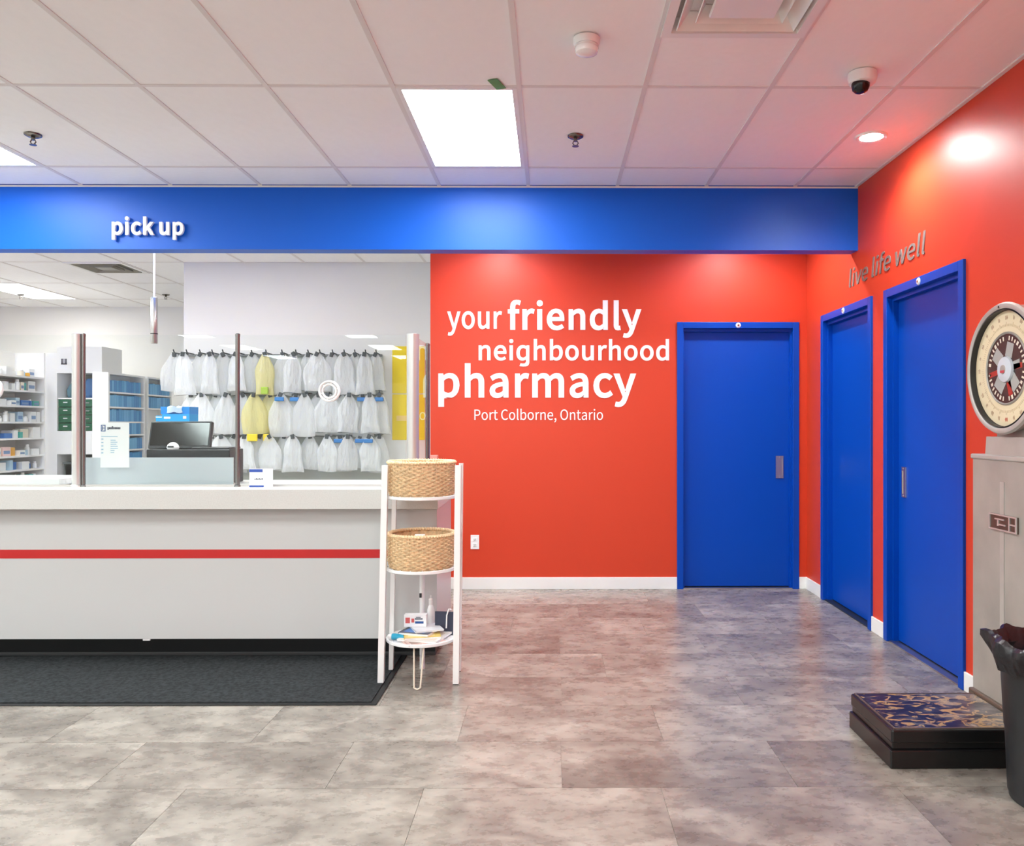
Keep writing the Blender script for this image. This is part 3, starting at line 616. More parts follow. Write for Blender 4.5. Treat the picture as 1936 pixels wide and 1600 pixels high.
def pane(x0, x1, label, z0=ZT1 + 0.012, z1=WZ(634, GY), y=GY):
    e = thing('sneeze_guard', label, 'glass screen', ((x0 + x1) / 2, y, ZT1), 'clear panes of the counter screen')
    add('pane', MB().box(x0, x1, y - 0.003, y + 0.003, z0, z1), M_glass, e)
    add('bottom_rail', MB().box(x0, x1, y - 0.006, y + 0.006, ZT1, z0), M_steel, e)
    return e
pane(-4.6, WX(139, GY), 'clear glass pane left of the thick chrome post')
pane(WX(166, GY), WX(446, GY), 'clear glass pane in front of the monitor')
pane(WX(457, GY), WX(768, GY), 'clear glass pane in front of the hanging bags')
e = thing('sneeze_guard', 'narrow clear side pane between two chrome posts at the counter end', 'glass screen', (XP, 4.98, ZT1))
add('pane', MB().box(XP - 0.003, XP + 0.003, GY + 0.042, 5.235, ZT1 + 0.012, WZ(634, GY)), M_acry, e)
add('bottom_rail', MB().box(XP - 0.006, XP + 0.006, GY + 0.042, 5.235, ZT1, ZT1 + 0.012), M_steel, e)
def speak(px, py, label):
    x, z = WX(px, GY), WZ(py, GY)
    e = thing('speak_through', label, 'speaking ring', (x, GY, z))
    r = 0.064
    add('outer_ring', MB().lathe([(r * 0.78, -0.012), (r * 0.86, -0.018), (r * 0.97, -0.015), (r, -0.0035), (r * 0.78, -0.0035)], (x, GY, z), (0, 1, 0), 40, closed=True), M_whitep, e, True)
    add('inner_ring', MB().lathe([(r * 0.52, -0.010), (r * 0.56, -0.014), (r * 0.68, -0.014), (r * 0.72, -0.0035), (r * 0.52, -0.0035)], (x, GY, z), (0, 1, 0), 40, closed=True), M_whitep, e, True)
    for k in range(6):
        a = k * PI / 3 + 0.3
        add('spoke', MB().box(r * 0.66, r * 0.84, -0.004, 0.004, -0.009, -0.0035, M=Matrix.Translation((x, GY, z)) @ Matrix.Rotation(-a, 4, 'Y') @ Matrix.Rotation(PI / 2, 4, 'X') @ Matrix.Diagonal((1, 1, -1, 1))), M_whitep, e)
speak(624, 740, 'white speaking ring on the glass in front of the hanging bags')
speak(-8, 736, 'white speaking ring on the glass cut off at the left edge')
# frosted strip standing behind the middle pane
tag(add('frosted_panel', MB().box(WX(166, 4.78), WX(443, 4.78), 4.775, 4.785, ZT1, WZ(865, 4.78)), M_frost), 'low frosted acrylic strip standing behind the glass pane on the counter', 'acrylic panel')
# notice taped to the pane
def marks(e, name, rects, m, x, y, z):
    g = MB()
    for (a, b, c, d) in rects: g.box(x + a, x + b, y - 0.0012, y, z + c, z + d)
    return add(name, g, m, e)
M_paper = mat('white_paper', (238, 240, 242), 0.6)
M_ink = mat('blue_ink', (38, 84, 150), 0.6); M_ink2 = mat('pale_blue_ink', (150, 190, 215), 0.6); M_ink3 = mat('dark_ink', (50, 60, 80), 0.6)
nx0, nx1, ny = WX(193, 4.73), WX(247, 4.73), 4.73
nz0, nz1 = WZ(884, 4.73), WZ(799, 4.73)
e = thing('paper_notice', 'white paper notice with a blue logo behind the glass', 'notice', ((nx0 + nx1) / 2, ny, nz0))
add('sheet', MB().box(nx0, nx1, ny, ny + 0.002, nz0, nz1), M_paper, e)
marks(e, 'logo', [(0.004, 0.008, -0.052, -0.014), (0.008, 0.03, -0.018, -0.014), (0.008, 0.03, -0.052, -0.048), (0.026, 0.03, -0.048, -0.018), (0.012, 0.024, -0.035, -0.031), (0.012, 0.016, -0.045, -0.022)], M_ink, nx0, ny, nz1)
random.seed(3)
marks(e, 'heading', [(0.042 + 0.0085 * k, 0.0485 + 0.0085 * k, -0.039 - (0.004 if k in (0,) else 0), -0.027 + (0.005 if k in (3,) else 0)) for k in range(9)], M_ink3, nx0, ny, nz1)
marks(e, 'rule_line', [(0.006, 0.10, -0.083, -0.080)], M_ink2, nx0, ny, nz1)
marks(e, 'printed_lines', [(0.006, 0.018, -0.10 - 0.02 * k, -0.094 - 0.02 * k) for k in range(5)] + [(0.06, 0.06 + 0.02 + 0.035 * random.random(), -0.105 - 0.012 * k, -0.101 - 0.012 * k) for k in range(7)], M_ink2, nx0, ny, nz1)
# small card on the counter
cx0, cx1, cy = WX(473, 4.62), WX(517, 4.62), 4.62
e = thing('sign_card', 'small white card with blue bands standing on the countertop', 'card', ((cx0 + cx1) / 2, cy, ZT1))
cz1 = WZ(886, cy)
add('card', MB().box(cx0, cx1, cy, cy + 0.004, ZT1, cz1), M_paper, e)
marks(e, 'blue_bands', [(0.0, 0.075, -0.020, -0.004), (0.0, 0.082, ZT1 - cz1 + 0.003, ZT1 - cz1 + 0.013)], mat('band_blue', (52, 84, 170), 0.5), cx0, cy, cz1)
marks(e, 'script_line', [(0.03 + 0.008 * k, 0.035 + 0.008 * k, -0.063, -0.058 + 0.003 * (k % 2)) for k in range(6)], M_ink3, cx0, cy, cz1)
add('stand', MB().box(cx0 + 0.01, cx1 - 0.01, cy + 0.004, cy + 0.035, ZT1, ZT1 + 0.004), M_whitep, e)
# tray at left
e = thing('document_tray', 'white flat tray on the countertop at the left edge', 'tray', (-3.5, 4.85, ZT1))
tx0, tx1 = -3.95, WX(128, 4.8)
g = MB(); g.box(tx0, tx1, 4.68 + 0.06, 5.1, ZT1, ZT1 + 0.006); g.box(tx0, tx1, 4.74, 4.746, ZT1, ZT1 + 0.042); g.box(tx1 - 0.006, tx1, 4.746, 5.1, ZT1, ZT1 + 0.042); g.box(tx0, tx1, 5.094, 5.1, ZT1, ZT1 + 0.042)
add('tray_body', g, M_whitep, e)
add('paper_stack', MB().box(tx0 + 0.02, tx1 - 0.03, 4.77, 5.07, ZT1 + 0.006, ZT1 + 0.03), M_paper, e)

# register: black box, monitor, scanner
Yc = 4.92
bx0, bx1 = WX(279, Yc), WX(436, Yc); bz = WZ(850, Yc)
e = thing('cash_register', 'black register base on the counter behind the frosted strip', 'register', ((bx0 + bx1) / 2, 5.0, ZT1))
add('body', MB().box(bx0, bx1, Yc, Yc + 0.22, ZT1, bz, 0.006), M_dark, e)
add('drawer_front', MB().box(bx0 + 0.02, bx1 - 0.02, Yc - 0.006, Yc, ZT1 + 0.02, ZT1 + 0.12, 0.003), M_blackg, e)
add('top_ridge', MB().box(bx1 - 0.24, bx1 - 0.01, Yc + 0.02, Yc + 0.2, bz, bz + 0.012, 0.004), M_dark, e)
mx0, mx1 = WX(277, 5.0), WX(394, 5.0)
mz1 = WZ(797, 5.0)
e = thing('monitor', 'black touch screen monitor tilted on the register', 'monitor', ((mx0 + mx1) / 2, 5.08, bz))
MM = Matrix.Translation(((mx0 + mx1) / 2, 5.03, bz + 0.002)) @ Matrix.Rotation(math.radians(-14), 4, 'X')
hw = (mx1 - mx0) / 2; hh = (mz1 - bz) / math.cos(math.radians(14))
add('bezel', MB().box(-hw, hw, 0, 0.035, 0.0, hh, 0.006, M=MM), M_dark, e)
add('screen', MB().box(-hw + 0.012, hw - 0.012, -0.002, 0.002, 0.02, hh - 0.012, M=MM), M_blackg, e)
add('neck', MB().box((mx0 + mx1) / 2 - 0.05, (mx0 + mx1) / 2 + 0.05, 5.07, 5.12, bz, bz + 0.10, 0.004), M_dark, e)
sx = WX(328, 4.94)
e = thing('barcode_scanner', 'small white scanner lying on the black register', 'scanner', (sx, 4.945, bz))
add('body', MB().lathe([(0, 0), (0.028, 0), (0.032, 0.012), (0.026, 0.03), (0.012, 0.042), (0, 0.044)], (sx, 4.95, bz), n=24, sx=1.15), M_whitep, e, True)
add('window', MB().box(sx - 0.018, sx + 0.018, 4.916, 4.92, bz + 0.012, bz + 0.022), M_dark, e)

# acrylic holder with pink leaflets at the counter's right end
hx = WX(822, 5.0)
e = thing('leaflet_holder', 'clear acrylic holder with pink leaflets at the counter end', 'holder', (hx, 5.0, ZT1))
g = MB(); g.box(hx - 0.03, hx + 0.045, 4.95, 4.954, ZT1, ZT1 + 0.09); g.box(hx - 0.03, hx - 0.026, 4.954, 5.03, ZT1, ZT1 + 0.14); g.box(hx + 0.041, hx + 0.045, 4.954, 5.03, ZT1, ZT1 + 0.10); g.box(hx - 0.03, hx + 0.045, 5.026, 5.03, ZT1, ZT1 + 0.16)
add('acrylic_walls', g, M_glass, e)
add('leaflets', MB().box(hx - 0.024, hx + 0.02, 4.962, 5.02, ZT1 + 0.003, ZT1 + 0.17), mat('pink_leaflet', (232, 150, 140), 0.6), e)
add('acrylic_step', MB().box(hx - 0.026, hx + 0.041, 4.956, 5.024, ZT1, ZT1 + 0.02), M_whitep, e)

# pendant tube
px_, pY = WX(294, 6.0), 6.0
e = thing('pendant_tube', 'slim chrome tube hanging from the ceiling on a white rod', 'pendant', (px_, pY, ZC))
add('rod', MB().cyl((px_, pY, WZ(563, pY)), (px_, pY, ZC), 0.007, n=12), M_whitep, e, True)
add('tube', MB().lathe([(0, WZ(650, pY)), (0.022, WZ(650, pY)), (0.024, WZ(649, pY)), (0.024, WZ(564, pY)), (0.02, WZ(562.5, pY)), (0, WZ(562.5, pY))], (px_, pY, 0), n=24), mat('pendant_metal', (190, 188, 186), 0.3, metal=1.0), e, True)
add('joint_ring', MB().lathe([(0.024, -0.004), (0.0255, -0.004), (0.0255, 0.004), (0.024, 0.004)], (px_, pY, WZ(632, pY)), n=24, closed=True), M_dark, e)

# ---------------------------------------------------------------- dispensary
# hanging bags
RY = 8.0
rows = [(670, [332, 356, 381, 404, 424, 452, 478, 505, 535, 561, 584, 606, 630, 652, 672, 692, 712], 74),
        (746, [364, 388, 410, 436, 462, 488, 512, 538, 560, 582, 602, 624, 645, 666, 686, 704, 718], 76),
        (824, [404, 425, 446, 470, 494, 516, 538, 560, 588, 622, 644, 664, 684, 702, 718], 66)]
bx0, bx1 = WX(396, 8.15), WX(723, 8.15)
rack = thing('bag_rack', 'grey pegboard rack with rails and hooks on the white inner wall', 'rack', ((bx0 + bx1) / 2, 8.17, WZ(920, 8.17)))
add('pegboard', MB().box(bx0, bx1, 8.165, 8.188, 0.7, WZ(672, 8.15)), mat('pegboard_grey', (176, 182, 178), 0.6), rack)
M_hook = mat('hook_dark', (52, 58, 60), 0.4)
hookm = MB()
hookm.tube([(0, 0.17, 0.0), (0, 0.02, 0.0), (0, 0.0, 0.012), (0, -0.012, 0.03)], 0.006, 5); hookm.box(-0.014, 0.014, -0.01, 0.012, -0.022, 0.004)
hookme = hookm.mesh('hook', M_hook)
def bag_mesh(seed, w, h):
    rnd = random.Random(seed); n, m = 22, 12; rings = []
    ph = [rnd.random() * 6.3 for _ in range(4)]; k1, k2 = rnd.choice((3, 4, 5)), rnd.choice((6, 7))
    for j in range(m + 1):
        v = j / m
        f = 0.24 + 0.66 * min(1, v / 0.38) ** 0.75 + 0.12 * v
        a = w / 2 * f; b = 0.008 + 0.022 * min(1, v / 0.5) * (0.35 if v > 0.97 else 1)
        ring = []
        for k in range(n):
            t = 2 * PI * k / n
            wob = 1 + 0.22 * math.sin(k1 * t + ph[0] + v) + 0.15 * math.sin(k2 * t + ph[1] - 2 * v)
            ring.append((a * math.cos(t) * (1 + 0.08 * math.sin(7 * v + ph[2])), b * math.sin(t) * wob * 1.15, -h * v + 0.012 * math.sin(2 * t + ph[3]) * v))
        rings.append(ring)
    return rings
bagme = {}
for var in range(6):
    for (nm, m) in (('bag', M_bag), ('bagy', M_bagy)):
        bagme[var, nm] = MB().rings(bag_mesh(var + 5, 0.165 + 0.02 * (var % 3), 1.0), cap0=True, cap1=True).mesh('bag', m, True)
clipme = MB().box(-0.018, 0.018, -0.02, 0.02, -0.03, 0.014, 0.004).mesh('clip', M_hook)
M_cap = mat('cap_blue', (40, 120, 190), 0.4); M_cap2 = mat('label_yellow', (232, 204, 40), 0.5); M_cap3 = mat('label_green', (160, 190, 60), 0.5)
capme = MB().box(-0.045, 0.045, -0.06, -0.035, -0.07, -0.03, 0.008).mesh('blue_label', M_cap)
ylm = MB().box(-0.05, 0.05, -0.058, -0.035, -0.46, -0.39, 0.006).mesh('yellow_label', M_cap2)
glm = MB().box(-0.02, 0.05, -0.058, -0.035, -0.40, -0.33, 0.006).mesh('green_label', M_cap3)
random.seed(21)
rname = ('top', 'middle', 'bottom')
for ri, (py, xs_, hpx) in enumerate(rows):
    rz = WZ(py, RY)
    add('rail', MB().box(WX(xs_[0] - 6, 8.15), bx1, 8.145, 8.165, rz - 0.012 + 0.0, rz + 0.012), mat('rail_grey', (120, 124, 122), 0.4), rack)
    for i, px in enumerate(xs_):
        x = WX(px, RY)
        hk = bpy.data.objects.new('hook', hookme); COL.objects.link(hk); adopt(hk, rack); hk.location = (x, RY - 0.01, rz + 0.012)
        yel = (ri == 0 and px == 505) or (ri == 1 and px in (488, 512))
        blu = (ri == 1 and px in (538, 560, 686, 718)) or (ri == 2 and px in (644, 684, 702))
        lab = 'clear plastic bag, %s from left in the %s row of the rack' % (nth(i), rname[ri])
        if yel: lab = 'yellow tinted plastic bag, %s from left in the %s row of the rack' % (nth(i), rname[ri])
        if blu: lab = 'plastic bag with blue label, %s from left in the %s row of the rack' % (nth(i), rname[ri])
        e = tag(bpy.data.objects.new('plastic_bag', None), lab, 'bag', 'bags hanging on the rack'); COL.objects.link(e); e.empty_display_size = 0.03
        hgt = hpx * RY / F * random.uniform(0.93, 1.06)
        e.location = (x + random.uniform(-0.01, 0.01), RY - 0.005 - 0.068 * (i % 2), rz)
        b = bpy.data.objects.new('bag_body', bagme[random.randrange(6), 'bagy' if yel else 'bag']); COL.objects.link(b); b.parent = e
        b.scale = (random.uniform(1.05, 1.35), 1, hgt); b.rotation_euler = (0, random.uniform(-0.05, 0.05), random.uniform(-0.3, 0.3))
        c = bpy.data.objects.new('clip', clipme); COL.objects.link(c); c.parent = e; c.rotation_euler = (0, random.uniform(-0.5, 0.5), 0)
        if blu: c = bpy.data.objects.new('blue_label', capme); COL.objects.link(c); c.parent = e
        if yel and ri == 1: c = bpy.data.objects.new('yellow_label', ylm); COL.objects.link(c); c.parent = e
        if yel and ri == 0: c = bpy.data.objects.new('green_label', glm); COL.objects.link(c); c.parent = e

# yellow posters
for (p0, p1, lb) in ((655, 744, 'upper plain yellow poster on the white inner wall'), (746, 832, 'lower yellow poster with a pale strip on the white inner wall')):
    e = thing('yellow_poster', lb, 'poster', (WX(772, 8.18), 8.18, WZ(p1, 8.18)), 'yellow posters behind the chrome post')
    add('sheet', MB().box(WX(742, 8.18), WX(803, 8.18), 8.182, 8.188, WZ(p1, 8.18), WZ(p0, 8.18)), M_yellow, e)
    if p0 == 746: add('pale_strip', MB().box(WX(750, 8.18), WX(790, 8.18), 8.1805, 8.182, WZ(796, 8.18), WZ(786, 8.18)), mat('strip_orange', (250, 214, 130), 0.6), e)

# medicine shelves at left (face +X plane at x=-6)
SX, SY0, SY1 = -6.0, 8.3, 9.63
zsh = [0.35, 0.69, 0.842, 1.0, 1.20, 1.385, 1.569, 1.743, 1.907]
e = thing('medicine_shelf', 'white open shelving full of medicine boxes at the left edge', 'shelf unit', (SX - 0.18, 9.0, 0))
add('back_board', MB().box(SX - 0.36, SX - 0.345, SY0, SY1, 0, 2.2), M_white, e)
for z in zsh: add('shelf', MB().box(SX - 0.345, SX, SY0 + 0.02, SY1, z - 0.02, z), M_whitep, e)
add('side_panel', MB().box(SX - 0.36, SX, SY0, SY0 + 0.02, 0, 1.95), M_whitep, e)
add('side_panel', MB().box(SX - 0.36, SX, SY1, SY1 + 0.02, 0, 2.2), M_whitep, e)
add('plinth', MB().box(SX - 0.34, SX - 0.03, SY0 + 0.02, SY1, 0, 0.1), M_whitep, e)
cols = {'white': (238, 240, 240), 'pale blue': (176, 206, 226), 'blue': (52, 112, 186), 'teal': (60, 168, 160), 'orange': (238, 176, 60), 'cream': (236, 226, 206), 'green': (40, 128, 92), 'pink': (240, 205, 200)}
CM = {k: mat('pack_' + k.replace(' ', '_'), v, 0.5) for k, v in cols.items()}
M_lab = mat('pack_label', (120, 150, 190), 0.6)
boxme = {k: MB().box(-0.5, 0.5, -0.5, 0.5, 0, 1).mesh('carton', m) for k, m in CM.items()}
botme = {k: MB().lathe([(0, 0), (0.46, 0), (0.5, 0.04), (0.5, 0.66), (0.44, 0.74), (0.3, 0.78), (0.3, 0.82)], n=14).mesh('bottle', m, True) for k, m in CM.items()}
capm = MB().lathe([(0.34, 0.8), (0.36, 0.82), (0.36, 0.98), (0.3, 1.0), (0, 1.0)], n=14).mesh('cap', M_whitep, True)
lbm = MB().box(0.5, 0.505, -0.4, 0.4, 0.25, 0.6).mesh('label', M_lab)
random.seed(5)
ords = ['lowest', 'seventh', 'sixth', 'fifth', 'fourth', 'third', 'second', 'top']
for si, z in enumerate(zsh[1:]):
    gap = (zsh[si + 2] - z - 0.04) if si + 2 < len(zsh) else 0.22
    y = 8.36; ci = -1
    while y < SY1 - 0.05:
        ci += 1
        wd = min(random.uniform(0.06, 0.15), SY1 - 0.005 - y); ht = min(gap, random.uniform(0.05, 0.125)); dp = random.uniform(0.08, 0.2)
        c = random.choices(list(cols), (34, 8, 6, 4, 2, 6, 2, 3))[0]
        if random.random() < 0.68:
            o = tag(bpy.data.objects.new('medicine_box', boxme[c]), '%s medicine box, %s item from the near end of the %s left shelf' % (c, nth(ci), ords[si]), 'box', 'medicine boxes on the shelves'); COL.objects.link(o)
            o.location = (SX - 0.02 - dp / 2 - random.uniform(0, 0.06), y + wd / 2, z); o.scale = (dp, wd - 0.008, ht)
            if random.random() < 0.5:
                l = bpy.data.objects.new('label', lbm); COL.objects.link(l); l.parent = o
        else:
            wd = random.uniform(0.045, 0.065)
            o = tag(bpy.data.objects.new('medicine_bottle', botme[c]), '%s medicine bottle, %s item from the near end of the %s left shelf' % (c, nth(ci), ords[si]), 'bottle', 'medicine bottles on the shelves'); COL.objects.link(o)
            o.location = (SX - 0.05 - random.uniform(0, 0.05), y + wd / 2, z); o.scale = (wd, wd, ht)
            k = bpy.data.objects.new('cap', capm); COL.objects.link(k); k.parent = o
        y += wd + random.choice((0.006, 0.012, 0.03))

# tall cabinet with green drawers, facing the viewer
CY = 9.66
cX = lambda p: WX(p, CY)
cZ = lambda p: WZ(p, CY)
e = thing('storage_cabinet', 'tall white cabinet with green drawers behind the thick chrome post', 'cabinet', (cX(148), CY + 0.2, 0))
zt = cZ(656)
add('left_stile', MB().box(cX(90), cX(112), CY, CY + 0.45, 0, cZ(668)), M_whitep, e)
add('right_stile', MB().box(cX(178), cX(196), CY, CY + 0.45, 0, zt), M_whitep, e)
add('top_panel', MB().box(cX(112), cX(178), CY, CY + 0.45, cZ(706), zt), M_whitep, e)
add('middle_panel', MB().box(cX(112), cX(178), CY, CY + 0.45, cZ(859), cZ(815)), M_whitep, e)
add('lower_panel', MB().box(cX(112), cX(178), CY, CY + 0.45, 0, cZ(925)), M_whitep, e)
add('back_board', MB().box(cX(112), cX(178), CY + 0.42, CY + 0.45, cZ(925), cZ(706)), mat('bay_back', (150, 158, 156), 0.5), e)
add('bay_shelf', MB().box(cX(112), cX(178), CY + 0.02, CY + 0.42, cZ(755), cZ(755) + 0.015), M_whitep, e)
zd0, zd1 = cZ(815), cZ(755)
for k in range(4):
    a = zd0 + (zd1 - zd0) * k / 4
    d = add('drawer', MB().box(cX(113), cX(177), CY + 0.015, CY + 0.4, a + 0.004, a + (zd1 - zd0) / 4 - 0.004, 0.004), M_green, e)
    add('drawer_label', MB().box(cX(122), cX(122) + 0.05, CY + 0.012, CY + 0.015, a + 0.05, a + 0.062), M_paper, d)
    add('drawer_pull', MB().box(cX(140), cX(172), CY + 0.004, CY + 0.015, a + 0.045, a + 0.055), M_steel, d)
g = MB(); m_ = cX(125)
g.box(m_ - 0.035, m_ - 0.005, CY - 0.002, CY, cZ(690), cZ(679)); g.box(m_ + 0.005, m_ + 0.035, CY - 0.002, CY, cZ(690), cZ(679)); g.box(m_ - 0.03, m_ + 0.03, CY - 0.002, CY, cZ(690) - 0.0, cZ(690) + 0.015)
add('sticker', g, mat('sticker_grey', (110, 110, 120), 0.6), e)
for (a, b, h_, c, lb) in ((113, 132, 0.19, (96, 134, 146), 'teal bag in the cabinet bay above the green drawers'), (136, 176, 0.24, (60, 110, 160), 'blue bag in the cabinet bay above the green drawers')):
    z_ = cZ(755) + 0.015
    o = tag(add('supply_bag', MB().rings(bag_mesh(a, 1.0, 1.0), cap0=True, cap1=True), mat('supply_fabric', c, 0.7), None, True), lb, 'bag')
    o.location = ((cX(a) + cX(b)) / 2, CY + 0.2, z_ + h_); o.scale = ((cX(b) - cX(a)) * 0.9, 1.6, h_ * 0.985)
e = thing('waste_bin', 'dark grey bin inside the lower bay of the white cabinet', 'bin', (cX(138), CY + 0.2, cZ(925)))
add('bin_body', MB().rings([[(cX(138) + sx * w_, CY + 0.2 + sy * 0.12, z_) for sx, sy in ((-1, -1), (1, -1), (1, 1), (-1, 1))] for (w_, z_) in ((0.10, cZ(925)), (0.135, cZ(875)), (0.125, cZ(875)), (0.095, cZ(920)))], cap0=True, cap1=True), mat('bin_grey', (104, 112, 110), 0.5), e)
add('bin_rim', MB().rings([[(cX(138) + sx * w_, CY + 0.2 + sy * d_, z_) for sx, sy in ((-1, -1), (1, -1), (1, 1), (-1, 1))] for (w_, d_, z_) in ((0.136, 0.121, cZ(878)), (0.145, 0.13, cZ(878)), (0.145, 0.13, cZ(874)), (0.13, 0.115, cZ(874)))]), mat('bin_rim_grey', (90, 96, 94), 0.5), e)

# blue file shelves (face +X plane)
FX = -4.9
def files(y0, y1, zrows, ztop, label, rlabel):
    e = thing('file_shelf', label, 'shelf unit', (FX - 0.09, (y0 + y1) / 2, 0))
    add('back_board', MB().box(FX - 0.176, FX - 0.166, y0, y1, 0, ztop), M_whitep, e)
    for yy in (y0, y1 - 0.03): add('side_panel', MB().box(FX - 0.166, FX, yy, yy + 0.03, 0, ztop), M_whitep, e)
    add('top_board', MB().box(FX - 0.166, FX, y0 + 0.03, y1 - 0.03, ztop - 0.02, ztop), M_whitep, e)
    for z in zrows: add('shelf', MB().box(FX - 0.166, FX, y0 + 0.03, y1 - 0.03, z - 0.018, z), M_whitep, e)
    for ri, z in enumerate(zrows):
        y = y0 + 0.034; ci = -1
        while y < y1 - 0.085:
            ci += 1
            wd = random.choice((0.05, 0.055, 0.062)); v = random.randrange(3)
            o = tag(bpy.data.objects.new('file_folder', fme[v]), rlabel % (nth(ci), ROWS_[ri]), 'file', 'blue file folders on the dispensary shelves'); COL.objects.link(o)
            o.location = (FX - 0.08, y + wd / 2, z); o.scale = (0.14, wd - 0.003, random.uniform(0.125, 0.14))
            y += wd
ROWS_ = ['lowest', 'fifth', 'fourth', 'third', 'second', 'top']
fm = [mat('folder_blue_%s' % k, c, 0.5) for k, c in (('a', (70, 152, 208)), ('b', (100, 172, 220)), ('c', (50, 134, 198)))]
fme = [MB().box(-0.5, 0.5, -0.5, 0.5, 0, 1, 0.0).mesh('folder', m) for m in fm]
zr = [1.352 + (VY - p) * 9.1 / F for p in (880, 851, 822, 797, 769, 741)]
files(9.0, 9.81, zr, WZ(704, 9.0), 'white shelf unit of blue folders left of the monitor', 'blue folder, %s from the near end, on the %s shelf of the larger folder unit')
ROWS_ = ['lower', 'upper']
files(9.87, 10.5, [zr[4], zr[5]], WZ(704, 9.0), 'white shelf unit of blue folders partly behind the bags', 'blue folder, %s from the near end, on the %s shelf of the farther folder unit')

# white tower with blue boxes behind the monitor
tY = 6.0
tx0, tx1, tz = WX(288, tY), WX(360, tY), WZ(797, tY)
e = thing('supply_tower', 'white supply tower hidden behind the monitor', 'cabinet', ((tx0 + tx1) / 2, tY + 0.15, 0))
add('carcass', MB().box(tx0, tx1, tY + 0.02, tY + 0.3, 0, tz, 0.003), M_lam, e)
for k in range(3): d = add('drawer_front', MB().box(tx0 + 0.01, tx1 - 0.01, tY, tY + 0.02, 0.1 + 0.42 * k, 0.5 + 0.42 * k if k < 2 else tz - 0.01, 0.003), M_whitep, e)
M_bb = mat('glove_box_blue', (0, 130, 206), 0.45); M_bb2 = mat('glove_box_azure', (10, 150, 214), 0.45)
zl = WZ(783, tY)
e = thing('blue_box', 'blue tissue box lying lowest behind the monitor', 'box', (WX(331, tY), tY + 0.1, tz))
add('carton', MB().box(WX(305, tY), WX(357, tY), tY + 0.03, tY + 0.18, tz, zl, 0.001), M_bb2, e)
add('white_print', MB().box(WX(309, tY), WX(321, tY), tY + 0.028, tY + 0.03, tz + 0.02, tz + 0.035), M_whitep, e)
add('pink_print', MB().box(WX(345, tY), WX(351, tY), tY + 0.028, tY + 0.03, tz + 0.02, tz + 0.04), CM['pink'], e)
e = thing('blue_box', 'open blue box with grey tissue stacked on top behind the monitor', 'box', (WX(328, tY), tY + 0.1, zl))
add('carton', MB().box(WX(300, tY), WX(355, tY), tY + 0.05, tY + 0.2, zl, WZ(769, tY), 0.001), M_bb, e)
g = MB(); random.seed(8)
cx_ = WX(325, tY)
g.rings([[(cx_ + a * (0.05 + 0.015 * math.sin(3 * t + a)) * math.cos(t) * 1.1, tY + 0.048 - 0.006 + 0.02 * math.sin(t), zl + b + 0.006 * math.sin(4 * t)) for t in [2 * PI * k / 18 for k in range(18)]] for a, b in ((1.0, 0.012), (0.9, 0.03), (0.95, 0.05), (0.5, 0.056))], cap0=True, cap1=True)
add('tissue', g, mat('grey_tissue', (178, 198, 216), 0.8), e, True)
e = thing('blue_box', 'small azure box at the left of the blue boxes', 'box', (WX(296, tY), tY + 0.1, tz))
add('carton', MB().box(WX(291, tY), WX(304, tY), tY + 0.05, tY + 0.15, tz, WZ(786, tY), 0.001), M_bb2, e)
add('lid_line', MB().box(WX(291, tY), WX(304, tY), tY + 0.0485, tY + 0.05, WZ(789.5, tY), WZ(788, tY)), M_whitep, e)

# ---------------------------------------------------------------- round display stand
SXc, SYc, SR = -0.688, 4.325, 0.186
FLEG = {'fl': (-0.883, 4.22), 'fr': (-0.493, 4.22), 'bl': (-0.874, 4.44), 'br': (-0.502, 4.44)}
e = thing('display_stand', 'white three tier round stand with square legs beside the counter', 'stand', (SXc, SYc, 0))
ZS = (0.213, 0.587, 0.967)
for k, (x, y) in FLEG.items():
    top = 1.14
    tx = x + (0.022 if k in ('fl', 'bl') else 0.012)
    q = 0.0155 if k[0] == 'f' else 0.0115
    lg = MB().rings([[(cx + sx * q, y + sy * q, z) for sx, sy in ((-1, -1), (1, -1), (1, 1), (-1, 1))] for cx, z in ((x, 0.012 if k in ('bl', 'fl') else 0.004), (tx, top))], cap0=True, cap1=True)
    l = add('leg', lg, M_wpow, e)
    add('foot', MB().box(x - q * 0.9, x + q * 0.9, y - q * 0.9, y + q * 0.9, 0.011 if k in ('bl', 'fl') else 0.0, 0.013 if k in ('bl', 'fl') else 0.006), M_dark if k[1] == 'r' else M_whitep, l)
for z in ZS:
    s = add('shelf', MB().lathe([(0, -0.006), (SR - 0.004, -0.006), (SR, -0.003), (SR, 0.010), (SR - 0.005, 0.012), (SR - 0.006, 0.0), (0, 0.0)], (SXc, SYc, z), n=64), M_wpow, e, True)
    g = MB()
    for k in range(18):
        a = 2 * PI * k / 18
        g.tube([(SXc + math.cos(a) * (SR - 0.012), SYc + math.sin(a) * (SR - 0.012), z), (SXc + math.cos(a) * (SR - 0.012), SYc + math.sin(a) * (SR - 0.012), z + 0.014)], 0.003, 5)
    tag(add('rim_studs', g, M_wpow, s), kind='stuff')
add('centre_leg', MB().cyl((-0.712, SYc + SR - 0.02, 0.0), (-0.712, SYc + SR - 0.02, ZS[1] - 0.006), 0.014, n=16), M_wpow, e, True)
add('leg_clamp', MB().box(-0.725, -0.712, SYc + SR - 0.038, SYc + SR - 0.033, 0.395, 0.42, 0.002), M_dark, e)
hp = []
for t in [k / 10 for k in range(11)]: hp.append((-0.703 + 0.008 * t, SYc - SR + 0.03 - 0.045 * t, 0.207 * (1 - t) + 0.012 * t))
for t in [k / 6 for k in range(1, 6)]: hp.append((-0.695 + 0.032 * t, SYc - SR - 0.015, 0.012 - 0.008 * math.sin(PI * t)))
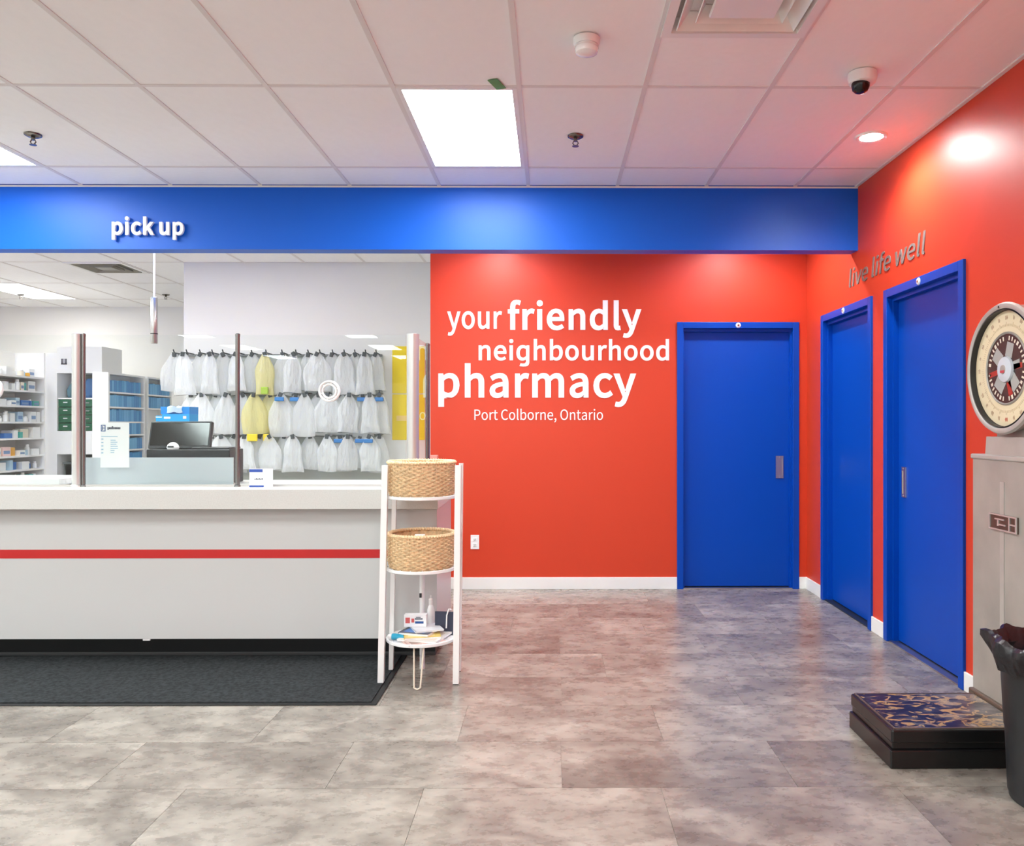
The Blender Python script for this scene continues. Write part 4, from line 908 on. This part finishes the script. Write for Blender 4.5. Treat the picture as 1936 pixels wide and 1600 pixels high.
for t in [k / 10 for k in range(11)]: hp.append((-0.663 + 0.010 * t, SYc - SR - 0.015 + 0.045 * t, 0.012 * (1 - t) + 0.207 * t))
add('hairpin_leg', MB().tube(hp, 0.0045, 8), mat('cream_wire', (226, 214, 196), 0.4), e, True)

def basket(z, label, R=0.172, H=0.185, tagit=False):
    e = thing('wicker_basket', label, 'basket', (SXc, SYc, z), 'wicker baskets on the round stand')
    N, rows_ = 44, 17
    g = MB()
    for k in range(rows_):
        v = (k + 0.5) / rows_
        rr = R * (0.93 + 0.07 * min(1, v / 0.2) ** 0.6)
        zz = z + 0.012 + (H - 0.02) * v
        g.tube([(SXc + math.cos(2 * PI * i / (N * 3)) * (rr + 0.0042 * math.sin(N / 2 * 2 * PI * i / (N * 3) + PI * k)),
                 SYc + math.sin(2 * PI * i / (N * 3)) * (rr + 0.0042 * math.sin(N / 2 * 2 * PI * i / (N * 3) + PI * k)), zz + 0.0008 * math.sin(i * 1.7 + k)) for i in range(N * 3)], 0.0056, 5, True)
    tag(add('woven_strands', g, M_wick, e, True), kind='stuff')
    st = MB()
    for i in range(N):
        a = 2 * PI * (i + 0.25) / N
        st.tube([(SXc + math.cos(a) * R * f, SYc + math.sin(a) * R * f, z + h) for f, h in ((0.92, 0.006), (0.985, 0.05), (1.0, H - 0.005))], 0.0042, 5)
    tag(add('upright_stakes', st, M_wick2, e, True), kind='stuff')
    for q in (0, 1):
        add('braided_rim', MB().tube([(SXc + math.cos(2 * PI * i / 140) * (R + 0.001 + 0.006 * math.sin(2 * PI * i / 140 * 35 + PI * q)), SYc + math.sin(2 * PI * i / 140) * (R + 0.001 + 0.006 * math.sin(2 * PI * i / 140 * 35 + PI * q)), z + H + 0.004 * math.cos(2 * PI * i / 140 * 35 + PI * q)) for i in range(140)], 0.0075, 6, True), M_wick2, e, True)
    add('base', MB().lathe([(0, 0.003), (R * 0.91, 0.003), (R * 0.94, 0.010), (R * 0.9, 0.014), (0, 0.012)], (SXc, SYc, z), n=48), M_wick, e, True)
    add('liner', MB().lathe([(R - 0.009, 0.012), (R - 0.009, H - 0.012)], (SXc, SYc, z), n=48), M_wick, e, True)
    if tagit:
        add('paper_tag', MB().box(SXc - 0.01, SXc + 0.042, SYc - R + 0.016, SYc - R + 0.018, z + H - 0.03, z + H + 0.016), M_paper, e)
basket(ZS[2] + 0.0005, 'upper wicker basket on the top tier of the white stand')
basket(ZS[1] + 0.0005, 'lower wicker basket with a white tag on the middle tier', tagit=True)

# things on the bottom tier
zb = ZS[0] + 0.0005
random.seed(4)
def mag(x, y, w, d, h, rz, c, label, z, cover=None):
    M = Matrix.Translation((x, y, z)) @ Matrix.Rotation(rz, 4, 'Z')
    e = thing('magazine', label, 'magazine', (x, y, z), 'papers on the bottom tier')
    add('pages', MB().box(-w / 2 + 0.002, w / 2, -d / 2, d / 2, 0, h - 0.0012, M=M), M_paper, e)
    cv = MB().box(-w / 2, w / 2 + 0.001, -d / 2 - 0.001, d / 2 + 0.001, h - 0.0012, h, M=M); cv.box(-w / 2 - 0.001, -w / 2 + 0.002, -d / 2, d / 2, 0, h, M=M)
    add('cover', cv, mat('cover_ink', c, 0.3), e)
    if cover: add('cover_print', MB().box(-w / 2 + 0.02, w / 2 - 0.03, -d / 2 + 0.02, d / 2 - 0.05, h, h + 0.0006, M=M), mat('cover_print', cover, 0.3), e)
mag(SXc - 0.005, SYc - 0.03, 0.20, 0.24, 0.008, 0.5, (226, 190, 180), 'pinkish magazine lying lowest on the bottom tier', zb, (150, 120, 110))
mag(SXc + 0.02, SYc - 0.02, 0.21, 0.22, 0.010, 1.3, (238, 236, 232), 'white booklet on the pink magazine', zb + 0.0085, (226, 214, 200))
mag(SXc + 0.0, SYc - 0.0, 0.19, 0.20, 0.008, 0.2, (226, 200, 110), 'yellow booklet in the paper pile on the bottom tier', zb + 0.0195, (238, 214, 150))
mag(SXc - 0.01, SYc + 0.02, 0.17, 0.18, 0.012, -0.3, (60, 70, 90), 'dark blue booklet in the paper pile on the bottom tier', zb + 0.0285, (64, 120, 190))
mag(SXc + 0.02, SYc + 0.03, 0.15, 0.16, 0.008, 0.4, (226, 226, 230), 'pale booklet topping the paper pile on the bottom tier', zb + 0.0415)
e = thing('product_box', 'white carton with red and blue print on the bottom tier', 'box', (SXc - 0.035, SYc + 0.05, zb + 0.05))
zz = zb + 0.0505
add('carton', MB().box(SXc - 0.10, SXc + 0.02, SYc + 0.03, SYc + 0.075, zz, zz + 0.065, 0.001), M_paper, e)
marks(e, 'red_print', [(0.008, 0.032, 0.02, 0.05), (0.040, 0.055, 0.024, 0.045)], mat('print_red', (206, 96, 96), 0.5), SXc - 0.10, SYc + 0.03, zz)
marks(e, 'blue_print', [(0.060, 0.105, 0.018, 0.030)], M_ink, SXc - 0.10, SYc + 0.03, zz)
marks(e, 'grey_print', [(0.058, 0.10, 0.040, 0.046), (0.064, 0.09, 0.05, 0.054)], M_ink3, SXc - 0.10, SYc + 0.03, zz)
e = thing('card_box', 'navy blue card standing upright at the right of the bottom tier', 'card', (SXc + 0.115, SYc + 0.03, zb))
Mn = Matrix.Translation((SXc + 0.112, SYc + 0.06, zb)) @ Matrix.Rotation(-0.15, 4, 'Z')
add('card', MB().box(-0.052, 0.052, 0, 0.012, 0, 0.125, 0.001, M=Mn), mat('navy_card', (48, 52, 72), 0.5), e)
add('ribbon', MB().tube([(SXc + 0.125, SYc + 0.045, zb + 0.04), (SXc + 0.128, SYc + 0.045, zb + 0.11), (SXc + 0.138, SYc + 0.05, zb + 0.142), (SXc + 0.15, SYc + 0.055, zb + 0.138)], 0.004, 6), M_whitep, e, True)
e = thing('cream_tube', 'teal squeeze tube with white cap at the left of the bottom tier', 'tube', (SXc - 0.14, SYc - 0.04, zb))
add('tube_body', MB().rings([[(SXc - 0.15 + t * 0.07, SYc - 0.05 + math.cos(a) * w_, zb + 0.02 + math.sin(a) * h_) for a in [2 * PI * k / 14 for k in range(14)]] for t, w_, h_ in ((0, 0.015, 0.015), (0.15, 0.017, 0.017), (0.6, 0.019, 0.013), (1, 0.022, 0.003))], cap0=True, cap1=True), mat('teal_tube', (40, 160, 196), 0.35), e, True)
add('tube_cap', MB().cyl((SXc - 0.168, SYc - 0.05, zb + 0.02), (SXc - 0.149, SYc - 0.05, zb + 0.02), 0.013, 0.015, n=16), M_whitep, e, True)
e = thing('pump_bottle', 'small white bottle with grey nozzle standing behind the booklets', 'bottle', (SXc + 0.03, SYc + 0.12, zb))
add('body', MB().lathe([(0, 0), (0.018, 0), (0.02, 0.006), (0.02, 0.12), (0.014, 0.14), (0.009, 0.15)], (SXc + 0.03, SYc + 0.125, zb), n=18), M_whitep, e, True)
add('nozzle', MB().lathe([(0.009, 0.148), (0.011, 0.15), (0.011, 0.18), (0.004, 0.185), (0.004, 0.2), (0, 0.2)], (SXc + 0.03, SYc + 0.125, zb), n=14), M_tbar, e, True)

# ---------------------------------------------------------------- penny scale against the side wall
PX0, PY0, PY1 = 1.333, 3.163, 3.606
CXF, CXB = 1.90, 2.085           # column front and back
e = thing('weighing_scale', 'antique weighing scale with round dial and black platform by the side wall', 'scale', (1.75, 3.39, 0))
M_blk = mat('black_enamel', (17, 17, 18), 0.3, noise=(30, 0.2))
M_met = mat('aged_grey_metal', (168, 162, 154), 0.42, metal=0.25, noise=(5, 0.12))
M_met2 = mat('aged_bright_metal', (184, 180, 173), 0.38, metal=0.3, noise=(8, 0.1))
add('base_block', MB().box(PX0, CXB, PY0, PY1, 0.0, 0.074, 0.006), M_blk, e)
add('base_step', MB().box(PX0 + 0.012, CXB, PY0 + 0.012, PY1 - 0.006, 0.074, 0.10, 0.003), M_blk, e)
pf = add('platform', MB().box(PX0 + 0.006, CXF - 0.006, PY0 + 0.004, PY1 - 0.002, 0.098, 0.153, 0.008), M_blk, e)
def worn():
    m = bpy.data.materials.new('worn_platform_mat'); m.use_nodes = True; nt = m.node_tree; b = nt.nodes['Principled BSDF']; N = nt.nodes.new; L = nt.links.new
    tc = N('ShaderNodeTexCoord')
    mp = N('ShaderNodeMapping'); mp.inputs['Scale'].default_value = (0.7, 1.2, 1); L(tc.outputs['Object'], mp.inputs['Vector'])
    n = N('ShaderNodeTexNoise'); n.inputs['Scale'].default_value = 17; n.inputs['Detail'].default_value = 4; n.inputs['Distortion'].default_value = 1.1; L(mp.outputs[0], n.inputs['Vector'])
    cr = N('ShaderNodeValToRGB'); L(n.outputs['Fac'], cr.inputs[0]); cr.color_ramp.interpolation = 'LINEAR'
    es = cr.color_ramp.elements
    es[0].position = 0.40; es[0].color = s2l((20, 22, 34)) + (1,); es[1].position = 0.80; es[1].color = s2l((196, 180, 160)) + (1,)
    for p, c in ((0.53, (30, 33, 48)), (0.56, (166, 130, 78)), (0.62, (170, 132, 80)), (0.65, (44, 42, 56))):
        q = es.new(p); q.color = s2l(c) + (1,)
    sx = N('ShaderNodeSeparateXYZ'); L(tc.outputs['Object'], sx.inputs[0])
    mr = N('ShaderNodeMapRange'); mr.inputs['From Min'].default_value = 1.55; mr.inputs['From Max'].default_value = 1.95; L(sx.outputs['X'], mr.inputs['Value'])
    n2 = N('ShaderNodeTexNoise'); n2.inputs['Scale'].default_value = 13; n2.inputs['Detail'].default_value = 5; L(mp.outputs[0], n2.inputs['Vector'])
    ma = N('ShaderNodeMath'); ma.operation = 'MULTIPLY_ADD'; ma.inputs[1].default_value = 1.3; ma.inputs[2].default_value = -0.72; L(n2.outputs['Fac'], ma.inputs[0])
    mu = N('ShaderNodeMath'); mu.operation = 'ADD'; mu.use_clamp = True; L(ma.outputs[0], mu.inputs[0])
    m2 = N('ShaderNodeMath'); m2.operation = 'MULTIPLY'; m2.inputs[1].default_value = 0.55; L(mr.outputs[0], m2.inputs[0]); L(m2.outputs[0], mu.inputs[1])
    mx = N('ShaderNodeMix'); mx.data_type = 'RGBA'; L(mu.outputs[0], mx.inputs[0]); L(cr.outputs[0], mx.inputs[6]); mx.inputs[7].default_value = s2l((168, 160, 154)) + (1,)
    L(mx.outputs[2], b.inputs['Base Color']); b.inputs['Roughness'].default_value = 0.35
    return m
add('worn_mat', MB().box(PX0 + 0.03, CXF - 0.02, PY0 + 0.026, PY1 - 0.022, 0.152, 0.1555), worn(), pf)
g = MB()
a0, a1, b0, b1 = PX0 + 0.018, CXF - 0.012, PY0 + 0.014, PY1 - 0.012
g.box(a0, a1, b0, b0 + 0.008, 0.152, 0.1565); g.box(a0, a1, b1 - 0.008, b1, 0.152, 0.1565); g.box(a0, a0 + 0.008, b0 + 0.008, b1 - 0.008, 0.152, 0.1565)
add('edge_trim', g, mat('trim_bronze', (126, 110, 96), 0.35, metal=0.6), pf)
CY0, CY1 = 3.15, 3.632
col = add('column', MB().box(CXF, CXB, CY0, CY1, 0.10, 1.205, 0.006), M_met, e)
add('column_plinth', MB().box(CXF - 0.018, CXB, CY0 - 0.006, CY1 + 0.004, 0.10, 0.172, 0.008), mat('plinth_bronze', (112, 98, 86), 0.4, metal=0.6), e)
add('column_cap', MB().box(CXF - 0.008, CXB, CY0 - 0.006, CY1 + 0.005, 1.20, 1.222, 0.006), M_met2, e)
add('centre_band', MB().box(CXF - 0.003, CXF, 3.375, 3.405, 0.30, 1.11), M_met2, col)
pz = WZ(989, 3.39)
pl_ = add('name_plate', MB().box(CXF - 0.008, CXF, 3.27, 3.475, pz - 0.034, pz + 0.034, 0.002), mat('plate_dark', (96, 78, 70), 0.35, metal=0.5), col)
g = MB()
for (a, b, c, d) in ((3.27, 3.475, 0.028, 0.034), (3.27, 3.475, -0.034, -0.028), (3.468, 3.475, -0.028, 0.028), (3.27, 3.278, -0.028, 0.028), (3.318, 3.326, -0.028, 0.028), (3.278, 3.318, -0.004, 0.002), (3.40, 3.41, -0.016, 0.012), (3.35, 3.40, -0.012, -0.006), (3.36, 3.43, 0.010, 0.016)):
    g.box(CXF - 0.012, CXF - 0.008, a, b, pz + c, pz + d)
add('chrome_bars', g, M_chrome, pl_)
bz_ = WZ(1000, 3.15)
st = add('blue_sticker', MB().lathe([(0, 0), (0.024, 0), (0.024, 0.0015), (0, 0.0015)], (CXF - 0.0015, 3.205, WZ(1003, 3.2)), (1, 0, 0), 24), mat('sticker_blue', (60, 110, 170), 0.4), col)
add('sticker_band', MB().box(CXF - 0.0025, CXF - 0.0015, 3.183, 3.227, WZ(1003, 3.2) + 0.002, WZ(1003, 3.2) + 0.012), M_whitep, st)
# neck and dial head; dial axis along X
HY, HZ, HR, HF = 3.365, 1.586, 0.276, 1.875
nk = MB().rings([[(x, HY + sy * hy_, z) for x, sy in ((CXF + 0.005, -1), (CXF + 0.005, 1), (CXB - 0.01, 1), (CXB - 0.01, -1))] for hy_, z in ((0.17, 1.222), (0.16, 1.30))], cap0=True, cap1=True)
add('neck', nk, M_met2, e)
add('neck_pin', MB().box(CXF + 0.03, CXB - 0.03, HY - 0.12, HY + 0.12, 1.295, 1.345), M_met, e)
hd = add('dial_housing', MB().lathe([(HR - 0.032, 0.03), (HR - 0.026, 0.004), (HR - 0.018, 0.0), (HR - 0.006, 0.002), (HR, 0.012), (HR - 0.006, 0.03), (HR - 0.012, 0.045), (HR - 0.012, 0.18), (HR - 0.03, 0.2), (0, 0.2)], (HF, HY, HZ), (1, 0, 0), 72), M_met2, e, True)
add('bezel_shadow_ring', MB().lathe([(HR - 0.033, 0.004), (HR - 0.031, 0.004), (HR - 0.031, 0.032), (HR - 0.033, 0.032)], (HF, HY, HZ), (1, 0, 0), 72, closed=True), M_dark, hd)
add('dial_face', MB().lathe([(0, 0.028), (HR - 0.034, 0.028), (HR - 0.034, 0.032), (0, 0.032)], (HF, HY, HZ), (1, 0, 0), 72), mat('cream_dial', (230, 212, 178), 0.5, noise=(6, 0.05)), e)
g = MB(); gn = MB(); gr = MB()
fx = HF + 0.0275
def radial(g, r0, r1, a, w):
    M = Matrix.Translation((fx, HY, HZ)) @ Matrix.Rotation(a, 4, 'X')
    g.box(-0.0008, 0.0008, -w / 2, w / 2, r0, r1, M=M)
for k in range(120): radial(g, 0.176, 0.186 if k % 5 else 0.194, 2 * PI * k / 120, 0.0016)
random.seed(9)
for k in range(24):
    a = 2 * PI * k / 24
    tgt = gr if k == 12 else gn
    for d in (-0.05, 0.0, 0.05) if k % 2 == 0 else (-0.025, 0.025):
        radial(tgt, 0.205, 0.220 + 0.003 * random.random(), a + d * 0.6, 0.0022)
        radial(tgt, 0.211, 0.213, a + d * 0.6 + 0.008, 0.007)
tag(add('graduation_ticks', g, mat('dial_tick', (206, 182, 150), 0.6), hd), kind='stuff')
tag(add('dial_numerals', gn, mat('dial_numeral', (196, 166, 140), 0.6), hd), kind='stuff')
add('red_numeral', gr, mat('dial_red', (200, 90, 76), 0.6), hd)
wd = add('dial_window', MB().lathe([(0, -0.0005), (0.150, -0.0005), (0.150, 0.001), (0, 0.001)], (fx, HY, HZ), (1, 0, 0), 56), mat('window_dark', (46, 36, 34), 0.25), e)
add('window_rim', MB().lathe([(0.144, -0.002), (0.149, -0.006), (0.154, -0.002), (0.154, 0.001), (0.144, 0.001)], (fx, HY, HZ), (1, 0, 0), 56, closed=True), M_met, wd, True)
g = MB()
for k in range(36):
    if k % 9 in (0,): continue
    radial(g, 0.118, 0.136 if k % 3 else 0.132, 2 * PI * k / 36, 0.008 if k % 4 else 0.013)
tag(add('window_lettering', g, mat('window_cream', (226, 214, 196), 0.4), wd), kind='stuff')
g = MB()
for k, (a, r0, r1, w_) in enumerate(((0.3, 0.05, 0.11, 0.05), (-0.9, 0.05, 0.112, 0.06), (2.4, 0.05, 0.112, 0.06), (-2.5, 0.05, 0.108, 0.07), (1.4, 0.05, 0.10, 0.035))):
    radial(g, r0, r1, a, w_)
add('mechanism_plates', g, mat('mechanism_grey', (168, 170, 166), 0.35), wd)
g = MB(); radial(g, 0.03, 0.128, -1.75, 0.022); radial(g, 0.03, 0.115, 1.5, 0.022); radial(g, 0.04, 0.118, 2.85, 0.03)
add('red_arms', g, mat('mechanism_red', (170, 44, 34), 0.35), wd)
hb = add('hub_disc', MB().lathe([(0, -0.016), (0.03, -0.015), (0.052, -0.010), (0.055, -0.004), (0.055, 0.0)], (fx, HY, HZ - 0.004), (1, 0, 0), 40), mat('hub_pale', (206, 212, 220), 0.3), wd, True)
add('hub_emblem', MB().lathe([(0, -0.018), (0.018, -0.0175), (0.020, -0.015)], (fx, HY, HZ - 0.004), (1, 0, 0), 24), M_met, hb, True)
add('hub_red_mark', MB().box(fx - 0.0195, fx - 0.017, HY - 0.014, HY + 0.014, HZ - 0.018, HZ - 0.008), mat('hub_red', (196, 70, 80), 0.4), hb)
add('bezel_screw', MB().cyl((HF - 0.001, HY + 0.01, HZ + HR - 0.018), (HF + 0.004, HY + 0.01, HZ + HR - 0.018), 0.005, n=10), M_dark, hd)

# ---------------------------------------------------------------- waste bin with liner
BX, BY = 1.797, 2.88
e = thing('trash_can', 'black round trash can with a plastic liner at the right edge', 'trash can', (BX, BY, 0))
M_bin = mat('black_can_plastic', (34, 35, 37), 0.42, noise=(9, 0.25), bump=(30, 0.05))
add('can_body', MB().lathe([(0, 0), (0.132, 0), (0.14, 0.008), (0.152, 0.26), (0.157, 0.262), (0.170, 0.52), (0.176, 0.535), (0.165, 0.535), (0.145, 0.03), (0, 0.03)], (BX, BY, 0), n=48), M_bin, e, True)
rnd = random.Random(6); rg = []
amp = [(5, 0.010, 1.1), (9, 0.008, 2.3), (17, 0.005, 0.4), (29, 0.003, 1.0)]
def rr(t, j): return sum(a * math.sin(k * t + p + 0.35 * j) for k, a, p in amp)
prof = [(0.150, 0.40), (0.158, 0.50), (0.176, 0.56), (0.196, 0.585), (0.214, 0.575), (0.218, 0.55), (0.208, 0.525), (0.196, 0.50), (0.186, 0.475)]
for j, (r_, z_) in enumerate(prof):
    f = (0.15, 0.3, 0.7, 1.0, 1.2, 1.3, 1.3, 1.2, 1.2)[j]
    rg.append([(BX + math.cos(t) * (r_ + f * rr(t, j) * 0.8), BY + math.sin(t) * (r_ + f * rr(t, j) * 0.8), z_ + (0.6 * f * (rr(t * 1.0 + 0.7, j) + 0.012 * math.sin(2 * t + 2.2))) * (1 if j > 1 else 0.3)) for t in [2 * PI * k / 120 for k in range(120)]])
add('bin_liner', MB().rings(rg), mat('black_liner_film', (30, 28, 32), 0.28, spec=0.5, bump=(60, 0.25)), e, True)

# ---------------------------------------------------------------- tidy helper properties
for e in ATS:
    if '_at' in e: del e['_at']
